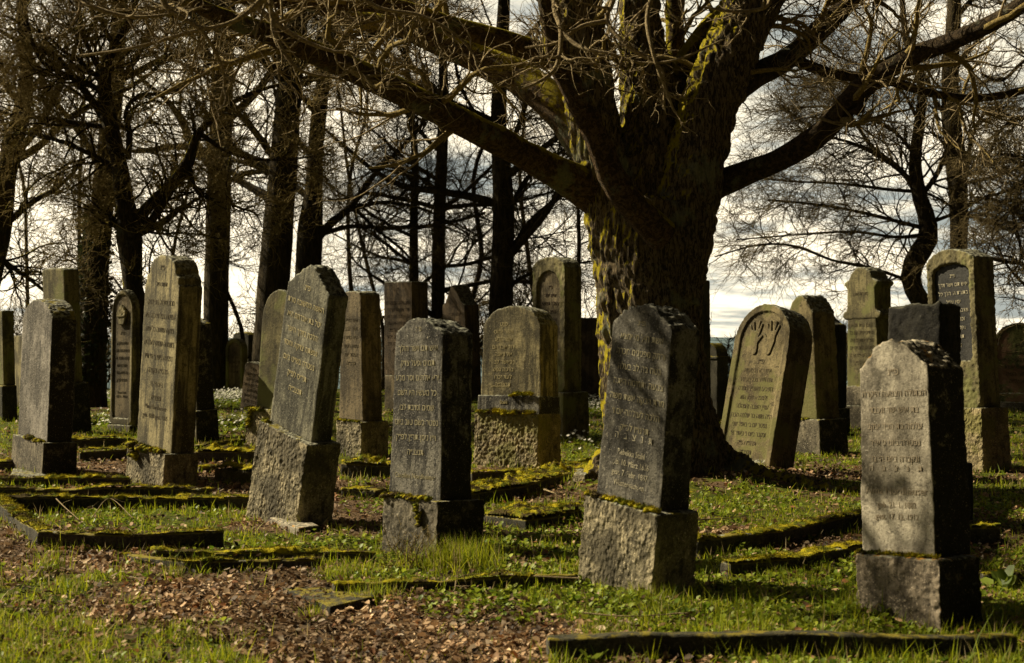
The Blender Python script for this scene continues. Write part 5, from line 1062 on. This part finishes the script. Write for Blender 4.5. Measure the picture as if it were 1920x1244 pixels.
def herb_mesh(name, c, rg, nleaf, size, height, oval=.42, col=((.11, .18, .015), (.32, .36, .03)), up=.7):
    """rosettes of oval leaves: c (n,3) plant bases"""
    n = len(c); idx = np.repeat(np.arange(n), nleaf); k = len(idx); a = rg.uniform(0, math.tau, k); L = size*rg.uniform(.55, 1.2, k); e = rg.uniform(.15, up, k)*1.3
    d = np.stack([np.cos(a)*np.cos(e), np.sin(a)*np.cos(e), np.sin(e)], 1); sd = np.stack([-np.sin(a), np.cos(a), rg.normal(0, .25, k)], 1); sd = unit(sd); nn = np.cross(d, sd)
    b = c[idx]+d*(height*rg.uniform(.1, .9, k))[:, None]+rg.normal(0, size*.15, (k, 3))*(1, 1, 0); L = L[:, None]; w = L*oval
    st = c[idx]
    tip = b+d*L*1.0-nn*0+np.array((0, 0, -1))*L*.12
    V = np.stack([b, b+d*L*.4-sd*w+nn*w*.3, b+d*L*.45, b+d*L*.4+sd*w+nn*w*.3, tip, b+d*L*.8-sd*w*.55+nn*w*.1, b+d*L*.8+sd*w*.55+nn*w*.1, st-sd*.0012, st+sd*.0012], 1).reshape(-1, 3); q = np.arange(k)*9
    Fq = [np.stack([q, q+2, q+5, q+1], 1), np.stack([q, q+3, q+6, q+2], 1), np.stack([q+2, q+6, q+4, q+5], 1)]
    Ft = [np.stack([q+7, q+8, q], 1)]
    t = rg.uniform(0, 1, (k, 1)); cc = (np.array(col[0])*(1-t)+np.array(col[1])*t)*rg.uniform(.75, 1.2, (k, 1))
    return np_mesh(name, V, Fq+Ft, attr={'col': np.repeat(cc, 9, 0)})
def herbs():
    rg, x, y = spread(15000, 5.6, 24, 35); cl = n2(x, y, 1.7, 71, 2); g = green(x, y)
    keep = rg.uniform(0, 1, len(x)) < np.clip((g-.25)*1.3, 0, 1)*np.clip(.10+2.2*cl, 0.02, 1)
    for px, py, r in [(250, 950, .45), (420, 955, .35), (150, 960, .3), (1000, 985, .6), (980, 1030, .4), (1010, 1060, .4), (700, 1030, .4), (420, 1030, .3), (560, 1020, .4), (1500, 1070, .6), (1400, 1100, .5), (1330, 950, .4), (1450, 1130, .4), (1880, 1120, .5), (1400, 930, .4), (960, 1120, .5), (700, 950, .35), (1900, 960, .8), (1560, 850, 1.0)]:
        bx, by = on(px, py)[:2]; keep |= (((x-bx)**2+((y-by)*.8)**2) < r*r) & (rg.uniform(0, 1, len(x)) < .75)
    x, y = x[keep], y[keep]; c = np.stack([x, y, ground_z(x, y)], 1)
    tag(link('ground_cover', herb_mesh('ground_cover', c, rg, 6, .036, .045), M_HERB), 'low leafy green ground cover between graves and kerbs', 'ground cover', kind='stuff')
def flowers():
    rg = np.random.default_rng(37); P_ = []
    for px, py, rx, ry, n in [(432, 748, .7, 1.8, 900), (190, 748, .6, 1.6, 420), (1118, 760, .35, 1.6, 320), (440, 800, .6, 1.0, 110), (205, 790, .5, 1.2, 120), (1105, 830, .6, 1.2, 90), (1600, 770, .5, 1, 60)]:
        c = on(px, py); P_.append(np.stack([c[0]+rg.normal(0, rx, n)*.6, c[1]+rg.normal(0, ry, n), np.zeros(n)], 1))
    c = np.concatenate(P_); base = c.copy(); base[:, 2] = ground_z(c[:, 0], c[:, 1])
    c[:, 2] = base[:, 2]+rg.uniform(.06, .16, len(c)); n = len(c); V = []; a0 = rg.uniform(0, 1, n); t = np.stack([rg.normal(-.1, .35, n), rg.normal(-.45, .35, n), np.ones(n)], 1); t = unit(t); u = unit(np.cross(t, (0, 1, .2))); v = np.cross(t, u)
    Vs = [c]; 
    for k in range(12):
        a = math.tau*k/12+a0; r = .024 if k % 2 else .014
        Vs.append(c+(u*np.cos(a)[:, None]+v*np.sin(a)[:, None])*r+t*(.006 if k % 2 else 0))
    V = np.stack(Vs, 1).reshape(-1, 3); b = np.arange(n)*13; Fq = np.concatenate([np.stack([b, b+1+k, b+1+(k+1) % 12], 1) for k in range(12)])
    col = np.tile(np.array((.72, .70, .60)), (len(V), 1))
    tag(link('wood_anemones', np_mesh('wood_anemones', V, [Fq], attr={'col': col}), M_FLOWER), 'white anemone flowers carpeting the far ground', 'flowers', kind='stuff')
    me = herb_mesh('anemone_leaves', base, rg, 5, .06, .06); tag(link('anemone_leaves', me, M_HERB), 'dark green leaves under the white flowers', 'ground cover', kind='stuff')
leaves(); grass(); herbs(); flowers()
tuft('big bright grass tuft at the foot of the centre front plinth', 862, 1062, 900, .12, .20, 1)
tuft('upright grass tuft by the golden moss kerb corner', 95, 1068, 90, .06, .19, 2)
tuft('grass tuft below the sunken kerb at left', 325, 1080, 70, .05, .12, 3)
tuft('grass tuft growing against the left end of the thin lawn kerb', 640, 1075, 160, .09, .11, 4)
tuft('grass clump on the small mound before the pale front stone', 1650, 1140, 420, .12, .13, 5)
tuft('grass clump under the low dark lawn kerb', 700, 1118, 160, .08, .12, 6)
tuft('grass clump in the leaf litter below the three-cornered stone', 590, 1150, 50, .03, .10, 7)
tuft('grass clump in front of the dark rugged stone plinth corner', 1235, 1120, 260, .12, .10, 8)
def plant(label, px, py, n, size, h, seed, name='broadleaf_plant'):
    rg = np.random.default_rng(seed); p = on(px, py); me = herb_mesh(name, np.zeros((1, 3)), rg, n, size, h, .26, ((.10, .15, .02), (.20, .24, .03)), up=.95)
    o = tag(link(name, me, M_HERB), label, 'plant', 'single leafy plants'); o.location = (p[0], p[1], float(ground_z(p[0], p[1])))
plant('bright leafy rosette plant between the two kerbs left of the pale stone', 1385, 1030, 14, .085, .03, 1)
plant('leafy plant with tall blades right of the pale stone plinth', 1885, 1100, 9, .15, .03, 2)
plant('bright small plant at the right foot of the dark rugged stone', 1330, 958, 10, .07, .03, 3)
plant('lone green seedling in the lower right lawn', 1710, 1228, 5, .07, .03, 4)
plant('leafy plant at the picture bottom in front of the blackened kerb', 1110, 1238, 8, .09, .03, 5)
def stick(label, pts, r, seed, h=.02, name='fallen_twig', mat='twig', arc_=0.0):
    rg = np.random.default_rng(seed); q = [on(a, b, h) for a, b in pts]; o = q[0].copy(); rows = []
    for i, p in enumerate(q):
        t = i/(len(q)-1); rows.append((p[0]-o[0], p[1]-o[1], p[2]+arc_*math.sin(math.pi*t), r*(1-.6*t)))
    q = resample(rows, 14); T = Tubes(); T.add(q[None, :, :3], q[None, :, 3], 6)
    p, D, rr, t, idx = spawnv(rg, q[None, :, :3], q[None, :, 3], np.array([3]), .3, .9, (25, 50), .4, .6); A, ra = growv(rg, p, D, np.full(3, .12), np.maximum(rr, .002), 4, .15, (0, 0, 0), .5); T.add(A, ra, 5)
    ob = tag(link(name, T.mesh(name), BK[mat]), label, 'twig', 'fallen twigs on the ground'); ob.location = (o[0], o[1], 0)
stick('dead twig lying across the leafy bed from the long mossy kerb', [(100, 930), (120, 950), (148, 975)], .006, 1, .08)
stick('thin dry stem arching over the leafy bed', [(172, 972), (205, 960), (250, 972)], .004, 2, .04, arc_=.10)
stick('forked twig on the ground left of the oak root', [(1310, 975), (1360, 972), (1400, 968)], .006, 3, .03)
stick('curved twig lying by the low kerb left of the dark stone', [(1085, 1085), (880, 1078), (850, 1110)], .006, 4, .04)
stick('pale twig in the grass above the blackened kerb', [(1095, 1150), (1180, 1156), (1290, 1150)], .005, 5, .03)
stick('long bent twig on the grass behind the right edge kerb', [(1855, 1072), (1890, 1066), (1925, 1072)], .006, 6, .05)
stick('short twig beside the fat cushion-mossed kerb', [(1020, 918), (1045, 926), (1060, 924)], .008, 7, .04)
stick('upright dead stem in front of the fat cushion-mossed kerb', [(1012, 905), (1016, 890), (1020, 872)], .006, 8, .05)
def dry_shrub(label, px, py, seed):
    rg = np.random.default_rng(seed); p = on(px, py); n = 26; c = np.stack([rg.normal(0, .07, n), rg.normal(0, .03, n), np.zeros(n)], 1)
    D = np.stack([rg.normal(0, .8, n), rg.normal(-.1, .4, n), np.ones(n)], 1); A, ra = growv(rg, c, D, rg.uniform(.10, .34, n), np.full(n, .0032), 6, .22, (0, 0, .1), .4); T = Tubes(); T.add(A, ra, 5)
    q, D, r, t, idx = spawnv(rg, A, ra, np.full(n, 6), .2, 1, (30, 70), 1, .7); B, rb = growv(rg, q, D, rg.uniform(.04, .12, len(q)), np.full(len(q), .0018), 4, .25, (0, 0, 0), .6); T.add(B, rb, 4)
    o = tag(link('dry_shrub', T.mesh('dry_shrub'), BK['ltwig']), label, 'shrub'); o.location = (p[0], p[1], float(ground_z(p[0], p[1])))
dry_shrub('dead twiggy shrub growing against the centre front plinth', 775, 1062, 3)

# ------------------------------------------------------------------ pieces that belong to a part hang under that part
for e in [o for o in C.objects if o.type == 'EMPTY' and o.get('category') == 'gravestone']:
    kids = list(e.children); slab = next((k for k in kids if k.name.startswith('slab')), None); pli = next((k for k in kids if k.name.startswith('plinth')), None)
    for k in kids:
        b = k.name.split('.')[0]
        if b in ('inscription', 'panel', 'carved_hand', 'carved_basket', 'pediment', 'cornice'): k.parent = slab
        elif b == 'moss' and pli: k.parent = pli
